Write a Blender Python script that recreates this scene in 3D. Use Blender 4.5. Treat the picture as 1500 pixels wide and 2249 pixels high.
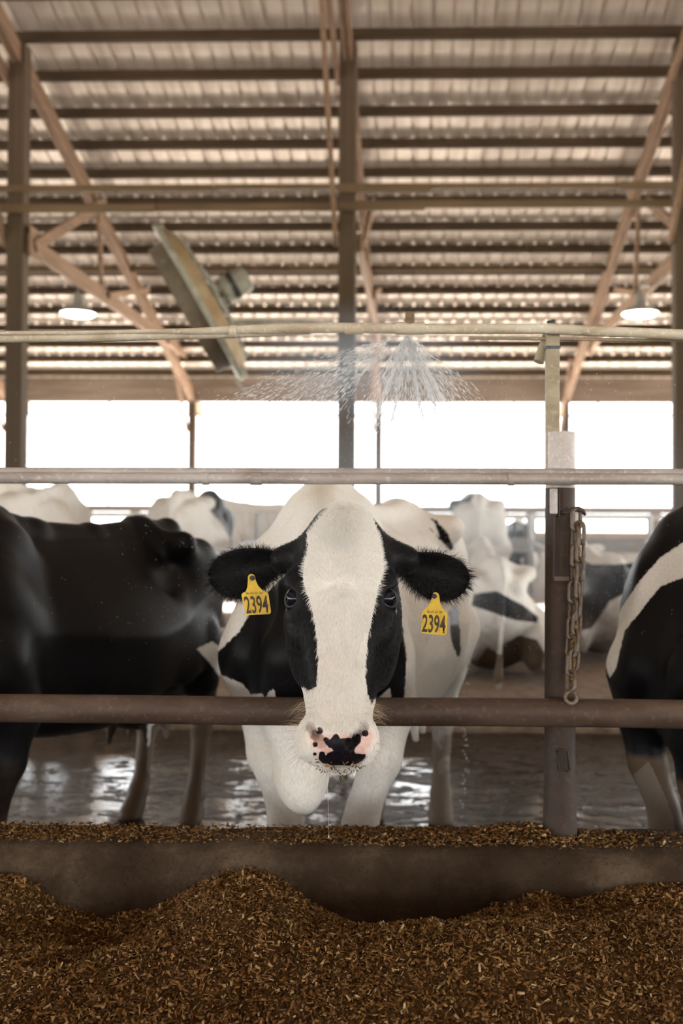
import bpy, bmesh, math, random
import numpy as np
from mathutils import Vector, Matrix

random.seed(7); rng = np.random.default_rng(11)
scene = bpy.context.scene
for o in list(bpy.data.objects): bpy.data.objects.remove(o)
COL = scene.collection

# ------------------------------------------------------------------ camera
W, H, F = 1500.0, 2249.0, 2186.5
CAM = np.array([0.0, 0.0, 1.36])
YAW, PITCH, ROLL = math.radians(1.5), math.radians(1.0), math.radians(0.27)
PPX, PPY = 863.0, 1124.5
cd = bpy.data.cameras.new('camera'); cam = bpy.data.objects.new('camera', cd); COL.objects.link(cam)
cd.sensor_fit = 'VERTICAL'; cd.sensor_height = 36.0; cd.sensor_width = 24.0; cd.lens = 35.0
cd.shift_x = -(PPX - 750.0) / H
cd.clip_start = 0.05; cd.clip_end = 900
cd.dof.use_dof = True; cd.dof.focus_distance = 2.22; cd.dof.aperture_fstop = 2.6
Rm = Matrix.Rotation(YAW, 3, 'Z') @ Matrix.Rotation(math.pi / 2 + PITCH, 3, 'X') @ Matrix.Rotation(ROLL, 3, 'Z')
cam.matrix_world = Matrix.Translation(CAM) @ Rm.to_4x4()
scene.camera = cam
RM = np.array(Rm)

def P(px, py, Y):
    """world point on the plane Y = const seen at photo pixel (px, py)"""
    d = RM @ np.array([(px - PPX) / F, -(py - PPY) / F, -1.0])
    return CAM + d * (Y / d[1])

def project(pts):
    q = (np.asarray(pts) - CAM) @ RM
    return np.stack([PPX + F * q[:, 0] / -q[:, 2], PPY - F * q[:, 1] / -q[:, 2]], 1)

# ------------------------------------------------------------------ light
world = bpy.data.worlds.new('overcast_sky'); scene.world = world; world.use_nodes = True
wn = world.node_tree.nodes; wl = world.node_tree.links
bg = wn['Background']
bg.inputs['Color'].default_value = (0.93, 0.97, 1.0, 1)
bg.inputs['Strength'].default_value = 4.0
sd = bpy.data.lights.new('sun_offscreen', 'SUN'); sun = bpy.data.objects.new('sun_offscreen', sd); COL.objects.link(sun)
sd.energy = 44.0; sd.angle = math.radians(12); sd.color = (1.0, 0.96, 0.90)
sun.rotation_euler = (math.radians(-42), math.radians(14), 0)
vs = scene.view_settings
vs.view_transform = 'Standard'; vs.look = 'None'; vs.gamma = 1.0; vs.use_curve_mapping = False
vs.exposure = 0.9
scene.display_settings.display_device = 'sRGB'

# ------------------------------------------------------------------ helpers
def tag(o, label=None, cat=None, group=None, kind=None):
    if label: o['label'] = label
    if cat: o['category'] = cat
    if group: o['group'] = group
    if kind: o['kind'] = kind
    return o

def link(name, mesh, mat=None, parent=None, smooth=False):
    o = bpy.data.objects.new(name, mesh); COL.objects.link(o)
    if mat is not None and isinstance(mesh, bpy.types.Mesh) and len(mesh.materials) == 0: mesh.materials.append(mat)
    if parent is not None: o.parent = parent
    if smooth:
        mesh.polygons.foreach_set('use_smooth', [True] * len(mesh.polygons))
    return o

def empty(name, loc=(0, 0, 0), rz=0.0):
    o = bpy.data.objects.new(name, None); COL.objects.link(o)
    o.location = loc; o.rotation_euler = (0, 0, rz); o.empty_display_size = 0.05
    return o

class MB:
    """collects simple shapes into one mesh"""
    def __init__(s): s.v = []; s.f = []
    def add(s, v, f):
        n = len(s.v); s.v += [tuple(map(float, p)) for p in v]; s.f += [tuple(i + n for i in q) for q in f]; return s
    def box(s, c, d, R=None, bev=0.0):
        c = np.array(c, float); h = np.array(d, float) / 2
        if bev <= 0:
            v = np.array([[x, y, z] for x in (-1, 1) for y in (-1, 1) for z in (-1, 1)], float) * h
            f = [(0, 1, 3, 2), (4, 6, 7, 5), (0, 4, 5, 1), (2, 3, 7, 6), (0, 2, 6, 4), (1, 5, 7, 3)]
        else:
            bm = bmesh.new(); bmesh.ops.create_cube(bm, size=1)
            for q in bm.verts: q.co = Vector([q.co[i] * 2 * h[i] for i in range(3)])
            bmesh.ops.bevel(bm, geom=bm.edges[:], offset=bev, segments=2, affect='EDGES', profile=0.5)
            bm.verts.index_update()
            v = np.array([q.co for q in bm.verts]); f = [tuple(q.index for q in p.verts) for p in bm.faces]; bm.free()
        if R is not None: v = v @ np.array(R).T
        return s.add(v + c, f)
    def bar(s, a, b, w, h, up=(0, 0, 1), bev=0.0):
        """rectangular board from a to b: w across, h along up"""
        a = np.array(a, float); b = np.array(b, float); d = b - a; L = np.linalg.norm(d); d /= L
        up = np.array(up, float); x = np.cross(d, up); x /= np.linalg.norm(x); z = np.cross(x, d)
        return s.box((a + b) / 2, (w, L, h), np.stack([x, d, z], 1), bev)
    def tube(s, pts, r, n=12, caps=True):
        pts = [np.array(p, float) for p in pts]; m = len(pts)
        rs = r if hasattr(r, '__len__') else [r] * m
        rings = []; ref = None
        for i in range(m):
            t = pts[min(i + 1, m - 1)] - pts[max(i - 1, 0)]; t = t / (np.linalg.norm(t) + 1e-12)
            if ref is None:
                ref = np.array([0, 0, 1.0]) if abs(t[2]) < 0.9 else np.array([1.0, 0, 0])
            u = np.cross(t, ref); u /= np.linalg.norm(u); w = np.cross(u, t); ref = w
            a = np.arange(n) * 2 * math.pi / n
            rings.append(pts[i] + rs[i] * (np.outer(np.cos(a), u) + np.outer(np.sin(a), w)))
        v = np.concatenate(rings); f = []
        for i in range(m - 1):
            for j in range(n):
                k = (j + 1) % n
                f.append((i * n + j, i * n + k, (i + 1) * n + k, (i + 1) * n + j))
        if caps:
            f.append(tuple(range(n))); f.append(tuple((m - 1) * n + j for j in range(n - 1, -1, -1)))
        return s.add(v, f)
    def lathe(s, prof, c=(0, 0, 0), axis=(0, 0, 1), n=32):
        """prof = [(radius, along-axis)]"""
        ax = Vector(axis).normalized(); q = Vector((0, 0, 1)).rotation_difference(ax).to_matrix()
        v = []; f = []; m = len(prof)
        for r, z in prof:
            for j in range(n):
                a = 2 * math.pi * j / n
                v.append(Vector(c) + q @ Vector((r * math.cos(a), r * math.sin(a), z)))
        for i in range(m - 1):
            for j in range(n):
                k = (j + 1) % n; f.append((i * n + j, i * n + k, (i + 1) * n + k, (i + 1) * n + j))
        return s.add(v, f)
    def torus(s, c, R, r, axis=(0, 0, 1), n=28, k=10):
        ax = Vector(axis).normalized(); q = np.array(Vector((0, 0, 1)).rotation_difference(ax).to_matrix())
        pts = [np.array(c) + q @ np.array([R * math.cos(t), R * math.sin(t), 0]) for t in np.linspace(0, 2 * math.pi, n + 1)]
        return s.tube(pts, r, k, False)
    def mesh(s, name):
        me = bpy.data.meshes.new(name); me.from_pydata(s.v, [], s.f)
        bm = bmesh.new(); bm.from_mesh(me); bmesh.ops.recalc_face_normals(bm, faces=bm.faces[:]); bm.to_mesh(me); bm.free()
        me.update(); return me
    def build(s, name, mat=None, parent=None, smooth=False, auto=None):
        me = s.mesh(name)
        o = link(name, me, mat, parent, smooth)
        if auto:
            me.polygons.foreach_set('use_smooth', [True] * len(me.polygons))
            me.set_sharp_from_angle(angle=math.radians(auto))
        return o

# ------------------------------------------------------------------ materials
class Mat:
    def __init__(s, name, rough=0.6, metal=0.0, spec=0.5):
        s.m = bpy.data.materials.new(name); s.m.use_nodes = True
        s.t = s.m.node_tree; s.n = s.t.nodes; s.b = s.n['Principled BSDF']
        s.b.inputs['Roughness'].default_value = rough; s.b.inputs['Metallic'].default_value = metal
        s.b.inputs['Specular IOR Level'].default_value = spec
        s._co = None
    def lk(s, a, b): s.t.links.new(a, b)
    def co(s, which='Object'):
        if s._co is None: s._co = s.n.new('ShaderNodeTexCoord')
        return s._co.outputs[which]
    def mapped(s, scale=(1, 1, 1), which='Object', rot=(0, 0, 0)):
        q = s.n.new('ShaderNodeMapping'); q.inputs['Scale'].default_value = scale; q.inputs['Rotation'].default_value = rot
        s.lk(s.co(which), q.inputs['Vector']); return q.outputs['Vector']
    def noise(s, scale, vec=None, detail=4, rough=0.55, dist=0.0):
        q = s.n.new('ShaderNodeTexNoise'); q.inputs['Scale'].default_value = scale; q.inputs['Detail'].default_value = detail
        q.inputs['Roughness'].default_value = rough; q.inputs['Distortion'].default_value = dist
        s.lk(vec if vec is not None else s.co(), q.inputs['Vector']); return q.outputs['Fac']
    def voronoi(s, scale, vec=None, feature='F1'):
        q = s.n.new('ShaderNodeTexVoronoi'); q.inputs['Scale'].default_value = scale; q.feature = feature
        s.lk(vec if vec is not None else s.co(), q.inputs['Vector']); return q.outputs['Distance']
    def ramp(s, fac, stops, interp='LINEAR'):
        q = s.n.new('ShaderNodeValToRGB'); e = q.color_ramp.elements; q.color_ramp.interpolation = interp
        while len(e) < len(stops): e.new(0.5)
        for i, (p, c) in enumerate(stops):
            e[i].position = p; e[i].color = (*c, 1) if hasattr(c, '__len__') else (c, c, c, 1)
        s.lk(fac, q.inputs['Fac']); return q.outputs['Color']
    def mix(s, fac, a, b, mode='MIX'):
        q = s.n.new('ShaderNodeMix'); q.data_type = 'RGBA'; q.blend_type = mode
        for inp, val in ((q.inputs[0], fac), (q.inputs[6], a), (q.inputs[7], b)):
            if isinstance(val, bpy.types.NodeSocket): s.lk(val, inp)
            elif hasattr(val, '__len__'): inp.default_value = (*val, 1)
            elif inp.name != 'Factor': inp.default_value = (val, val, val, 1)
            else: inp.default_value = val
        return q.outputs[2]
    def math(s, op, a, b=None, c=None, clamp=False):
        q = s.n.new('ShaderNodeMath'); q.operation = op; q.use_clamp = clamp
        for i, val in enumerate((a, b, c)):
            if val is None: continue
            if isinstance(val, bpy.types.NodeSocket): s.lk(val, q.inputs[i])
            else: q.inputs[i].default_value = val
        return q.outputs[0]
    def maprange(s, v, a, b, c=0.0, d=1.0):
        q = s.n.new('ShaderNodeMapRange'); q.inputs[1].default_value = a; q.inputs[2].default_value = b
        q.inputs[3].default_value = c; q.inputs[4].default_value = d
        s.lk(v, q.inputs[0]); return q.outputs[0]
    def attr(s, name):
        q = s.n.new('ShaderNodeAttribute'); q.attribute_name = name; return q.outputs['Fac']
    def color(s, c):
        if isinstance(c, bpy.types.NodeSocket): s.lk(c, s.b.inputs['Base Color'])
        else: s.b.inputs['Base Color'].default_value = (*c, 1)
        return s
    def rough(s, c):
        if isinstance(c, bpy.types.NodeSocket): s.lk(c, s.b.inputs['Roughness'])
        else: s.b.inputs['Roughness'].default_value = c
        return s
    def bump(s, h, strength=0.3, dist=0.01):
        q = s.n.new('ShaderNodeBump'); q.inputs['Strength'].default_value = strength; q.inputs['Distance'].default_value = dist
        s.lk(h, q.inputs['Height']); s.lk(q.outputs['Normal'], s.b.inputs['Normal']); return s

def simple(name, c1, c2, scale=8, rough=0.6, metal=0.0, bump=0.2, stretch=(1, 1, 1), bd=0.004, lo=0.35, hi=0.65):
    m = Mat(name, rough, metal); v = m.mapped(stretch); f = m.noise(scale, v, 6, 0.6)
    m.color(m.ramp(f, [(lo, c1), (hi, c2)])).bump(m.noise(scale * 5, v, 3), bump, bd)
    return m.m

M = {}
# timber of the barn frame: fine grain along the board
def timber(name, a, b, ax):
    m = Mat(name, 0.75, 0, 0.25); st = [14, 14, 14]; st[ax] = 0.8
    v = m.mapped(st); g = m.noise(1.2, v, 5, 0.6, 0.4)
    big = m.noise(0.9, None, 3)
    c = m.ramp(g, [(0.3, a), (0.7, b)])
    m.color(m.mix(m.maprange(big, 0.4, 0.75, 0, 0.45), c, tuple(x * 0.55 for x in a))).bump(g, 0.25, 0.004)
    return m.m
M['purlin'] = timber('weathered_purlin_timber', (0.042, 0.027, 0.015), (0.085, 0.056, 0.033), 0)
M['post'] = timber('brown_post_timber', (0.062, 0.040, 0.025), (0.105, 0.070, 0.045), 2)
M['truss'] = timber('truss_timber', (0.17, 0.105, 0.066), (0.28, 0.18, 0.118), 1)
M['brace'] = timber('brace_timber', (0.10, 0.064, 0.035), (0.16, 0.105, 0.06), 0)

m = Mat('weathered_roof_steel', 0.33, 0.4, 0.5)
st = m.noise(1.0, m.mapped((9, 0.35, 1)), 5, 0.6, 0.3); bl = m.noise(2.2, None, 4)
c = m.ramp(st, [(0.28, (0.45, 0.38, 0.32)), (0.5, (0.72, 0.645, 0.575)), (0.75, (0.80, 0.73, 0.665))])
m.color(m.mix(m.maprange(bl, 0.45, 0.8, 0, 0.35), c, (0.33, 0.26, 0.21))); M['roof'] = m.m

m = Mat('concrete_curb', 0.9, 0, 0.08)
a_ = m.noise(3.0, None, 6, 0.65); b_ = m.noise(45, None, 6, 0.7); v_ = m.voronoi(95)
c = m.ramp(a_, [(0.33, (0.024, 0.014, 0.008)), (0.5, (0.056, 0.036, 0.022)), (0.66, (0.13, 0.094, 0.062))])
m.color(m.mix(m.maprange(b_, 0.35, 0.7, 0.0, 0.5), c, (0.035, 0.021, 0.012)))
m.bump(m.math('ADD', m.math('MULTIPLY', b_, 1.0), m.math('MULTIPLY', m.maprange(v_, 0, 0.25), 0.5)), 0.9, 0.010); M['curb'] = m.m

# wet slurry floor of the cow alley: mirror-like water between dark clumps of sludge
m = Mat('wet_alley_floor', 0.2, 0, 0.5)
n1 = m.noise(5.5, m.mapped((1, 1.7, 1)), 5, 0.62, 0.8); n2 = m.noise(24, m.mapped((1, 1.6, 1)), 3, 0.6); n3 = m.noise(0.6, None, 3)
sx = m.n.new('ShaderNodeSeparateXYZ'); m.lk(m.co(), sx.inputs[0])
wet = m.math('ADD', m.math('ADD', n1, m.math('MULTIPLY', m.math('SUBTRACT', n3, 0.5), 0.5)), m.maprange(sx.outputs[0], -1.0, 1.4, 0.07, -0.05))
pud = m.maprange(wet, 0.47, 0.53)
c = m.ramp(n2, [(0.3, (0.020, 0.012, 0.007)), (0.7, (0.070, 0.045, 0.028))]); m.color(m.mix(pud, c, (0.016, 0.011, 0.008)))
m.rough(m.math('ADD', m.math('MULTIPLY', pud, -0.46), 0.50))
m.bump(m.math('ADD', m.math('MULTIPLY', m.maprange(wet, 0.56, 0.36), 1.0), m.math('MULTIPLY', n2, 0.10)), 0.75, 0.018); M['floor'] = m.m

M['alley'] = simple('pale_bounce_floor', (0.34, 0.30, 0.26), (0.46, 0.42, 0.37), 3, 0.8)
M['lane'] = simple('dry_lane_concrete', (0.10, 0.08, 0.06), (0.18, 0.15, 0.12), 4, 0.85)
M['sand'] = simple('stall_bedding', (0.16, 0.105, 0.065), (0.30, 0.21, 0.14), 9, 0.95, 0, 0.5, bd=0.03)
M['rust'] = None
def rustpipe(name, a, b, c_, rough=0.45, scale=9, metal=0.35):
    m = Mat(name, rough, metal, 0.35)
    n1 = m.noise(scale, m.mapped((0.35, 1, 1)), 6, 0.65, 0.4); n2 = m.noise(70, None, 4, 0.6)
    c = m.ramp(n1, [(0.28, a), (0.5, b), (0.74, c_)])
    m.color(m.mix(m.maprange(n2, 0.55, 0.75, 0, 0.5), c, tuple(x * 1.5 for x in c_)))
    m.rough(m.maprange(n1, 0.3, 0.7, rough - 0.1, rough + 0.25)).bump(n2, 0.25, 0.002)
    return m.m
M['lowrail'] = rustpipe('brown_rusted_rail', (0.040, 0.022, 0.014), (0.080, 0.049, 0.034), (0.145, 0.098, 0.068), 0.52, metal=0.0)
M['post_steel'] = rustpipe('dark_rusted_post_steel', (0.022, 0.012, 0.007), (0.048, 0.028, 0.018), (0.080, 0.051, 0.034), 0.55, 6, metal=0.0)
M['toprail'] = rustpipe('grey_worn_pipe', (0.27, 0.215, 0.19), (0.40, 0.345, 0.315), (0.52, 0.48, 0.455), 0.4, metal=0.1)
M['waterpipe'] = rustpipe('cream_limescaled_pipe', (0.33, 0.24, 0.15), (0.56, 0.47, 0.36), (0.72, 0.65, 0.55), 0.55, 14, 0.0)
M['square'] = rustpipe('tan_scaled_square_tube', (0.26, 0.20, 0.135), (0.36, 0.29, 0.205), (0.46, 0.385, 0.285), 0.7, 22, 0.0)
M['chain'] = rustpipe('dirty_chain_steel', (0.085, 0.052, 0.030), (0.15, 0.105, 0.070), (0.27, 0.23, 0.19), 0.45, 40, 0.3)
M['galv'] = simple('galvanised_steel', (0.30, 0.29, 0.28), (0.45, 0.43, 0.41), 12, 0.5, 0.4, 0.05)
M['fan'] = simple('dusty_fan_steel', (0.20, 0.185, 0.15), (0.36, 0.335, 0.285), 10, 0.6, 0.1, 0.1)
M['post_top'] = rustpipe('worn_pale_post_top', (0.24, 0.15, 0.12), (0.52, 0.47, 0.44), (0.64, 0.60, 0.57), 0.5, 7, 0.1)
M['fan_drum'] = simple('brown_fan_drum', (0.10, 0.075, 0.052), (0.17, 0.13, 0.095), 6, 0.7, 0.1, 0.1)  # plain brown, darker than the fan rim
M['fan_rust'] = simple('rusty_fan_cone', (0.25, 0.15, 0.07), (0.36, 0.27, 0.17), 6, 0.7, 0.1, 0.1)
M['nozzle'] = simple('brown_nozzle_brass', (0.09, 0.055, 0.028), (0.22, 0.15, 0.08), 60, 0.55)
M['black_rubber'] = simple('black_rubber', (0.012, 0.012, 0.012), (0.03, 0.03, 0.03), 30, 0.5)
M['tie'] = simple('blue_grey_cable_tie', (0.05, 0.07, 0.09), (0.10, 0.12, 0.14), 30, 0.5)
M['header'] = simple('grey_brown_header_boards', (0.11, 0.085, 0.07), (0.19, 0.15, 0.125), 3, 0.8, 0, 0.2, (0.3, 1, 3))
M['header2'] = simple('brown_lower_header_boards', (0.16, 0.115, 0.09), (0.25, 0.185, 0.15), 3, 0.8, 0, 0.2, (0.3, 1, 3))
M['sidewall'] = simple('grey_concrete_wall', (0.22, 0.2, 0.18), (0.34, 0.32, 0.29), 2, 0.85)
M['greyboard'] = simple('grey_stall_board', (0.22, 0.21, 0.19), (0.34, 0.32, 0.29), 5, 0.8, 0, 0.2, (0.4, 3, 3))
M['grass'] = simple('green_field', (0.10, 0.17, 0.03), (0.20, 0.26, 0.07), 0.3, 0.9)
M['gravel'] = simple('pale_bounce_gravel', (0.60, 0.53, 0.47), (0.74, 0.67, 0.60), 0.8, 0.9)
M['zinc_white'] = simple('pale_worn_bracket', (0.42, 0.36, 0.33), (0.62, 0.56, 0.52), 40, 0.5)
# ------------------------------------------------------------------ the barn
SL = 0.306                                    # roof slope
D1, D2 = 10.9, 19.5                           # mid post row, far side wall
BAYX = [-8.13, -4.47, -0.80, 2.86, 6.52]      # truss lines
def zroof(K, Y): return CAM[2] + K - SL * abs(Y)
K_CHORD, K_PURL, K_SHEET = 8.55, 8.78, 8.875
XL, XR = -16.0, 14.0

fl = MB().box((-1, 8.35, -0.1), (60, 10.9, 0.2)).build('floor', M['floor'])
fa = MB().box((-1, 16.9, -0.1), (60, 6.2, 0.2)).build('floor', M['alley']); tag(fa, kind='structure')  # pale slab by the far wall, added to bounce light onto the roof
fd = MB().box((-1, 1.4, -0.11), (60, 3.0, 0.2)).build('floor', M['lane']); tag(fd, kind='structure')
fl = fl; tag(fl, kind='structure')
ln = MB().box((-1, -1.0, 0.03), (60, 7.16, 0.18)).build('floor', M['lane']); tag(ln, kind='structure')
fb = MB().box((-1, -12.5, -0.1), (60, 16, 0.2)).build('floor', M['lane']); tag(fb, kind='structure')
for sg, nm in ((1, 'floor'), (-1, 'floor')):
    tag(MB().box((0, sg * 38, -0.2), (160, 36.0, 0.12)).build(nm, M['gravel']), kind='structure')  # unseen pale ground outside, added to throw light up under the roof
gr = MB().box((0, 160, -0.35), (900, 281, 0.1)).build('floor', M['grass']); tag(gr, kind='structure')
gr2 = MB().box((0, -160, -0.35), (900, 278, 0.1)).build('floor', M['grass']); tag(gr2, kind='structure')

ceil = empty('ceiling'); tag(ceil, kind='structure')
MB().box((-1, 0, zroof(K_SHEET, 0.45) + 0.45), (31, 1.7, 0.03)).build('ridge_sun_blocker', M['roof'], ceil)  # unseen cover over the ridge vent, added to block direct sun
# ribbed steel sheets, each 0.915 m wide from ridge vent to eave
def sheet_mesh(width, y0, y1, sgn=1):
    xs = []; zs = []
    n = 4; p = width / n
    for i in range(n):
        b = i * p
        for dx, dz in ((0, 0), (p * 0.40, 0), (p * 0.46, 0.022), (p * 0.54, 0.022), (p * 0.60, 0)):
            xs.append(b + dx); zs.append(dz)
    xs.append(width); zs.append(0)
    v = []; f = []; m = len(xs)
    for Y in (y0, y1):
        for x, z in zip(xs, zs): v.append((x, sgn * Y, zroof(K_SHEET, Y) + z))
    for i in range(m - 1): f.append((i, i + 1, m + i + 1, m + i))
    t = 0.004; k = len(v)
    v += [(x, y, z + t) for x, y, z in v]
    for i in range(m - 1): f.append((k + i, k + m + i, k + m + i + 1, k + i + 1))
    return MB().add(v, f).mesh('roof_sheet')
me = sheet_mesh(0.915, 0.45, 20.4); me.materials.append(M['roof'])
for i in range(33):
    o = link('roof_sheet', me, None, ceil); o.location.x = XL + i * 0.915
    o.location.z = 0.004 * (i % 2)
me = sheet_mesh(7.6, 0.45, 20.4, -1); me.materials.append(M['roof'])
for i in range(4):
    o = link('roof_sheet', me, None, ceil); o.location.x = XL + i * 7.6
# purlins
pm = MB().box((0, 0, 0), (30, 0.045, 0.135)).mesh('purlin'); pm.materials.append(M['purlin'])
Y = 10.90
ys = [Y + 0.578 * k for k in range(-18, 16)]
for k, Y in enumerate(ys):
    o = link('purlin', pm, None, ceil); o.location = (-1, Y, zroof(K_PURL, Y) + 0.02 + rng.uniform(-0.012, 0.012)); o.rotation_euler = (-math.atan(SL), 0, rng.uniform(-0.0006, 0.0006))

# posts and trusses
pw = 0.19
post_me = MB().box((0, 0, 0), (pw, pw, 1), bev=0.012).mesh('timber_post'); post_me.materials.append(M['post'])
where = {-8.13: 'two bays from the white-faced cow', -4.47: 'beside the hanging fan', -0.80: 'behind the white-faced cow', 2.86: 'behind the steel fence post', 6.52: 'one bay past the fence post'}
for X in BAYX:
    zt = zroof(K_CHORD, D1) + 0.16
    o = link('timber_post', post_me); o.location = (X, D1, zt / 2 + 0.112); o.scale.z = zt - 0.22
    tag(o, 'tall brown timber post up to the roof, ' + where[X], 'post', 'mid-barn roof posts')
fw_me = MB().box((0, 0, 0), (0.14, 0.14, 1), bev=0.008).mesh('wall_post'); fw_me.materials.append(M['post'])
for X in BAYX:
    zt = zroof(K_CHORD, D2) + 0.1
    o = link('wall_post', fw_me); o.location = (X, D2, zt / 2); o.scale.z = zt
    tag(o, 'slim timber post in the far open wall, ' + where[X], 'post', 'far side wall posts')

def zc(Y): return zroof(K_CHORD, Y)
ZB = 4.52
def truss():
    parts = []
    t, h = 0.045, 0.16
    def bd(name, a, b, hh=h, dx=0.0): parts.append((name, MB().bar((dx, *a), (dx, *b), t, hh).mesh(name)))
    bd('top_chord', (0.1, zc(0.1)), (D2 + 0.7, zc(D2 + 0.7)), 0.20, 0.03)
    bd('top_chord', (0.1, zc(0.1)), (D2 + 0.7, zc(D2 + 0.7)), 0.20, -0.03)
    bd('bottom_chord', (D1, ZB), (D2, ZB + 0.12), 0.20, 0.12)
    N = [(D1 + 0.05, ZB - 0.02), (13.4, zc(13.4)), (13.6, ZB + 0.05), (15.6, zc(15.6)), (16.9, ZB + 0.06), (17.7, zc(17.7))]
    for i in range(len(N) - 1):
        bd('web', N[i], N[i + 1], 0.13 if i in (0,) else 0.085, 0.075 if i % 2 else 0.17)
    bd('knee_brace', (D1, 4.5), (8.9, 6.6), 0.12, -0.13)
    bd('knee_brace', (D2 - 0.02, 3.3), (D2 - 1.3, 4.5), 0.10, -0.10)
    bd('second_chord', (D1, zc(D1) - 0.25), (0.3, zc(0.3) - 0.45), 0.14, -0.115)
    parts.append(('gusset_plate', MB().box((0.155, D1 + 0.12, ZB + 0.02), (0.012, 0.34, 0.34)).mesh('gusset_plate')))
    parts.append(('gusset_plate', MB().box((0.06, 13.45, zc(13.4) - 0.06), (0.012, 0.36, 0.26)).mesh('gusset_plate')))
    for n, me in parts: me.materials.append(M['truss'])
    return parts
TP = truss()
for X in BAYX:
    e = empty('roof_truss', (X, 0, 0)); tag(e, 'light brown timber roof truss on the post ' + where[X], 'truss', 'roof trusses')
    for n, me in TP: link(n, me, None, e)

# long horizontal boards nailed to the posts
def board(py, Y, h, xa, xb, label, mat='brace', th=0.04):
    z = P(750, py, Y)[2]
    o = MB().bar((xa, Y, z), (xb, Y, z), th, h).build('brace_board', M[mat]); tag(o, label, 'board', 'lengthwise brace boards')
    return o
Yb = D1 - pw / 2 - 0.022
board(412, Yb, 0.075, -9, -2.26, 'upper of two brace boards running left from the middle timber post')
board(415, Yb - 0.042, 0.085, -0.88, 0.12, 'short lapped upper brace board on the middle timber post')
board(410, Yb, 0.06, -2.25, 2.2, 'long upper brace board spanning either side of the middle post')
board(411, Yb - 0.042, 0.085, 2.15, 8, 'upper brace board lapped on the post behind the steel fence post')
board(455, Yb, 0.085, -9, -0.7, 'lower of two brace boards running left from the middle timber post')
board(457, Yb - 0.042, 0.075, -4.6, -2.9, 'short lapped lower brace board beside the hanging fan')
board(455, Yb - 0.042, 0.075, -0.88, 0.05, 'short lapped lower brace board on the middle timber post')
board(450, Yb, 0.075, -0.72, 8, 'long lower brace board running right from the middle timber post')
board(590, 15.0, 0.10, -10, 9, 'single brace board crossing the roof trusses above the lamps')

# far side wall: header, rails, low wall, curtain cords
wb = empty('wall_back'); tag(wb, kind='structure')
def wbar(name, pya, pyb, Y, th, mat, x0=-16, x1=14):
    za, zb = P(750, pya, Y)[2], P(750, pyb, Y)[2]
    return MB().box(((x0 + x1) / 2, Y, (za + zb) / 2), (x1 - x0, th, abs(za - zb))).build(name, M[mat], wb)
wbar('header_board', 792, 842, D2 - 0.11, 0.05, 'header2')
wbar('header_board', 842, 884, D2 - 0.06, 0.10, 'header2')
wbar('roof_edge_board', 760, 794, D2 + 0.35, 0.05, 'header')
MB().box((-1, D2, P(750, 1172, D2)[2] / 2), (30, 0.2, P(750, 1172, D2)[2])).build('low_wall', M['sidewall'], wb)
wbar('sill_board', 1166, 1178, D2 - 0.14, 0.06, 'header2')
wbar('rail_board', 1111, 1126, D2 - 0.14, 0.06, 'header')
wbar('rail_board', 1127, 1139, D2 - 0.12, 0.05, 'greyboard')
for px in (195, 300, 1100, 1165, 1262, 1437, 60):
    x = P(px, 1150, D2)[0]
    MB().box((x, D2 - 0.10, (P(0, 1118, D2)[2] + P(0, 1172, D2)[2]) / 2), (0.19, 0.06, 0.5)).build('rail_stud', M['header'], wb)
# curtain cords
for i, px in enumerate((58, 237, 412, 590, 775, 950, 1130, 1315)):
    x = P(px, 900, D2)[0]
    o = MB().tube([(x, D2 + 0.1, P(px, 880, D2)[2]), (x, D2 + 0.1, P(px, 912, D2)[2])], 0.028, 6).build('cord_hanger', M['header'], wb)
    MB().tube([(x, D2 + 0.1, P(px, 912, D2)[2]), (x, D2 + 0.1, P(px, 1120, D2)[2])], 0.012, 6).build('curtain_cord', M['header'], wb)
zc_ = P(750, 911, D2)[2]
MB().tube([(-16, D2 + 0.1, zc_), (14, D2 + 0.1, zc_)], 0.024, 6).build('curtain_cable', M['header'], wb)
# the far half of the barn behind the camera: its own open side wall
wf = empty('wall_front'); tag(wf, kind='structure')
MB().box((-1, -19.5, 0.6), (30, 0.2, 1.2)).build('low_wall', M['sidewall'], wf)
MB().box((-1, -19.5, 4.4), (30, 0.1, 0.9)).build('header_board', M['header'], wf)
# gable ends closed with boards above, open doorways below
for nm, X in (('wall_left', XL), ('wall_right', XR)):
    w = empty(nm); tag(w, kind='structure')
    for sg in (1, -1):
        v = [(X, 0, 4.2), (X, sg * 20, 4.2), (X, 0, zroof(K_SHEET, 0)), (X + 0.05, 0, 4.2), (X + 0.05, sg * 20, 4.2), (X + 0.05, 0, zroof(K_SHEET, 0))]
        MB().add(v, [(0, 1, 2), (3, 5, 4), (0, 3, 4, 1), (1, 4, 5, 2), (2, 5, 3, 0)]).build('gable_boards', M['header'], w)

# ------------------------------------------------------------------ barn lamps
def lamp(px, py, Y, Xt, label):
    c = P(px, py, Y); e = empty('barn_lamp', c); tag(e, label, 'lamp', 'barn lamps under the trusses')
    MB().lathe([(0.012, 0.30), (0.035, 0.28), (0.07, 0.22), (0.075, 0.10), (0.16, 0.07), (0.235, 0.0), (0.242, -0.012), (0.235, -0.006), (0.15, 0.055), (0.06, 0.09), (0.0, 0.09)]).build('lamp_shade', M['galv'], e, smooth=True)
    MB().lathe([(0.0, 0.010), (0.12, 0.012), (0.20, 0.008), (0.222, -0.004), (0.19, -0.03), (0.10, -0.05), (0.0, -0.055)]).build('lamp_lens', M['lampglow'], e, smooth=True)
    MB().tube([(0, 0, 0.29), (0, 0, 0.42)], 0.012, 8).build('lamp_stem', M['galv'], e)
    MB().bar((-0.012, 0, 0.36), (Xt + 0.10 - c[0], 0, 0.36), 0.03, 0.03).build('lamp_bracket', M['galv'], e)
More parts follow.
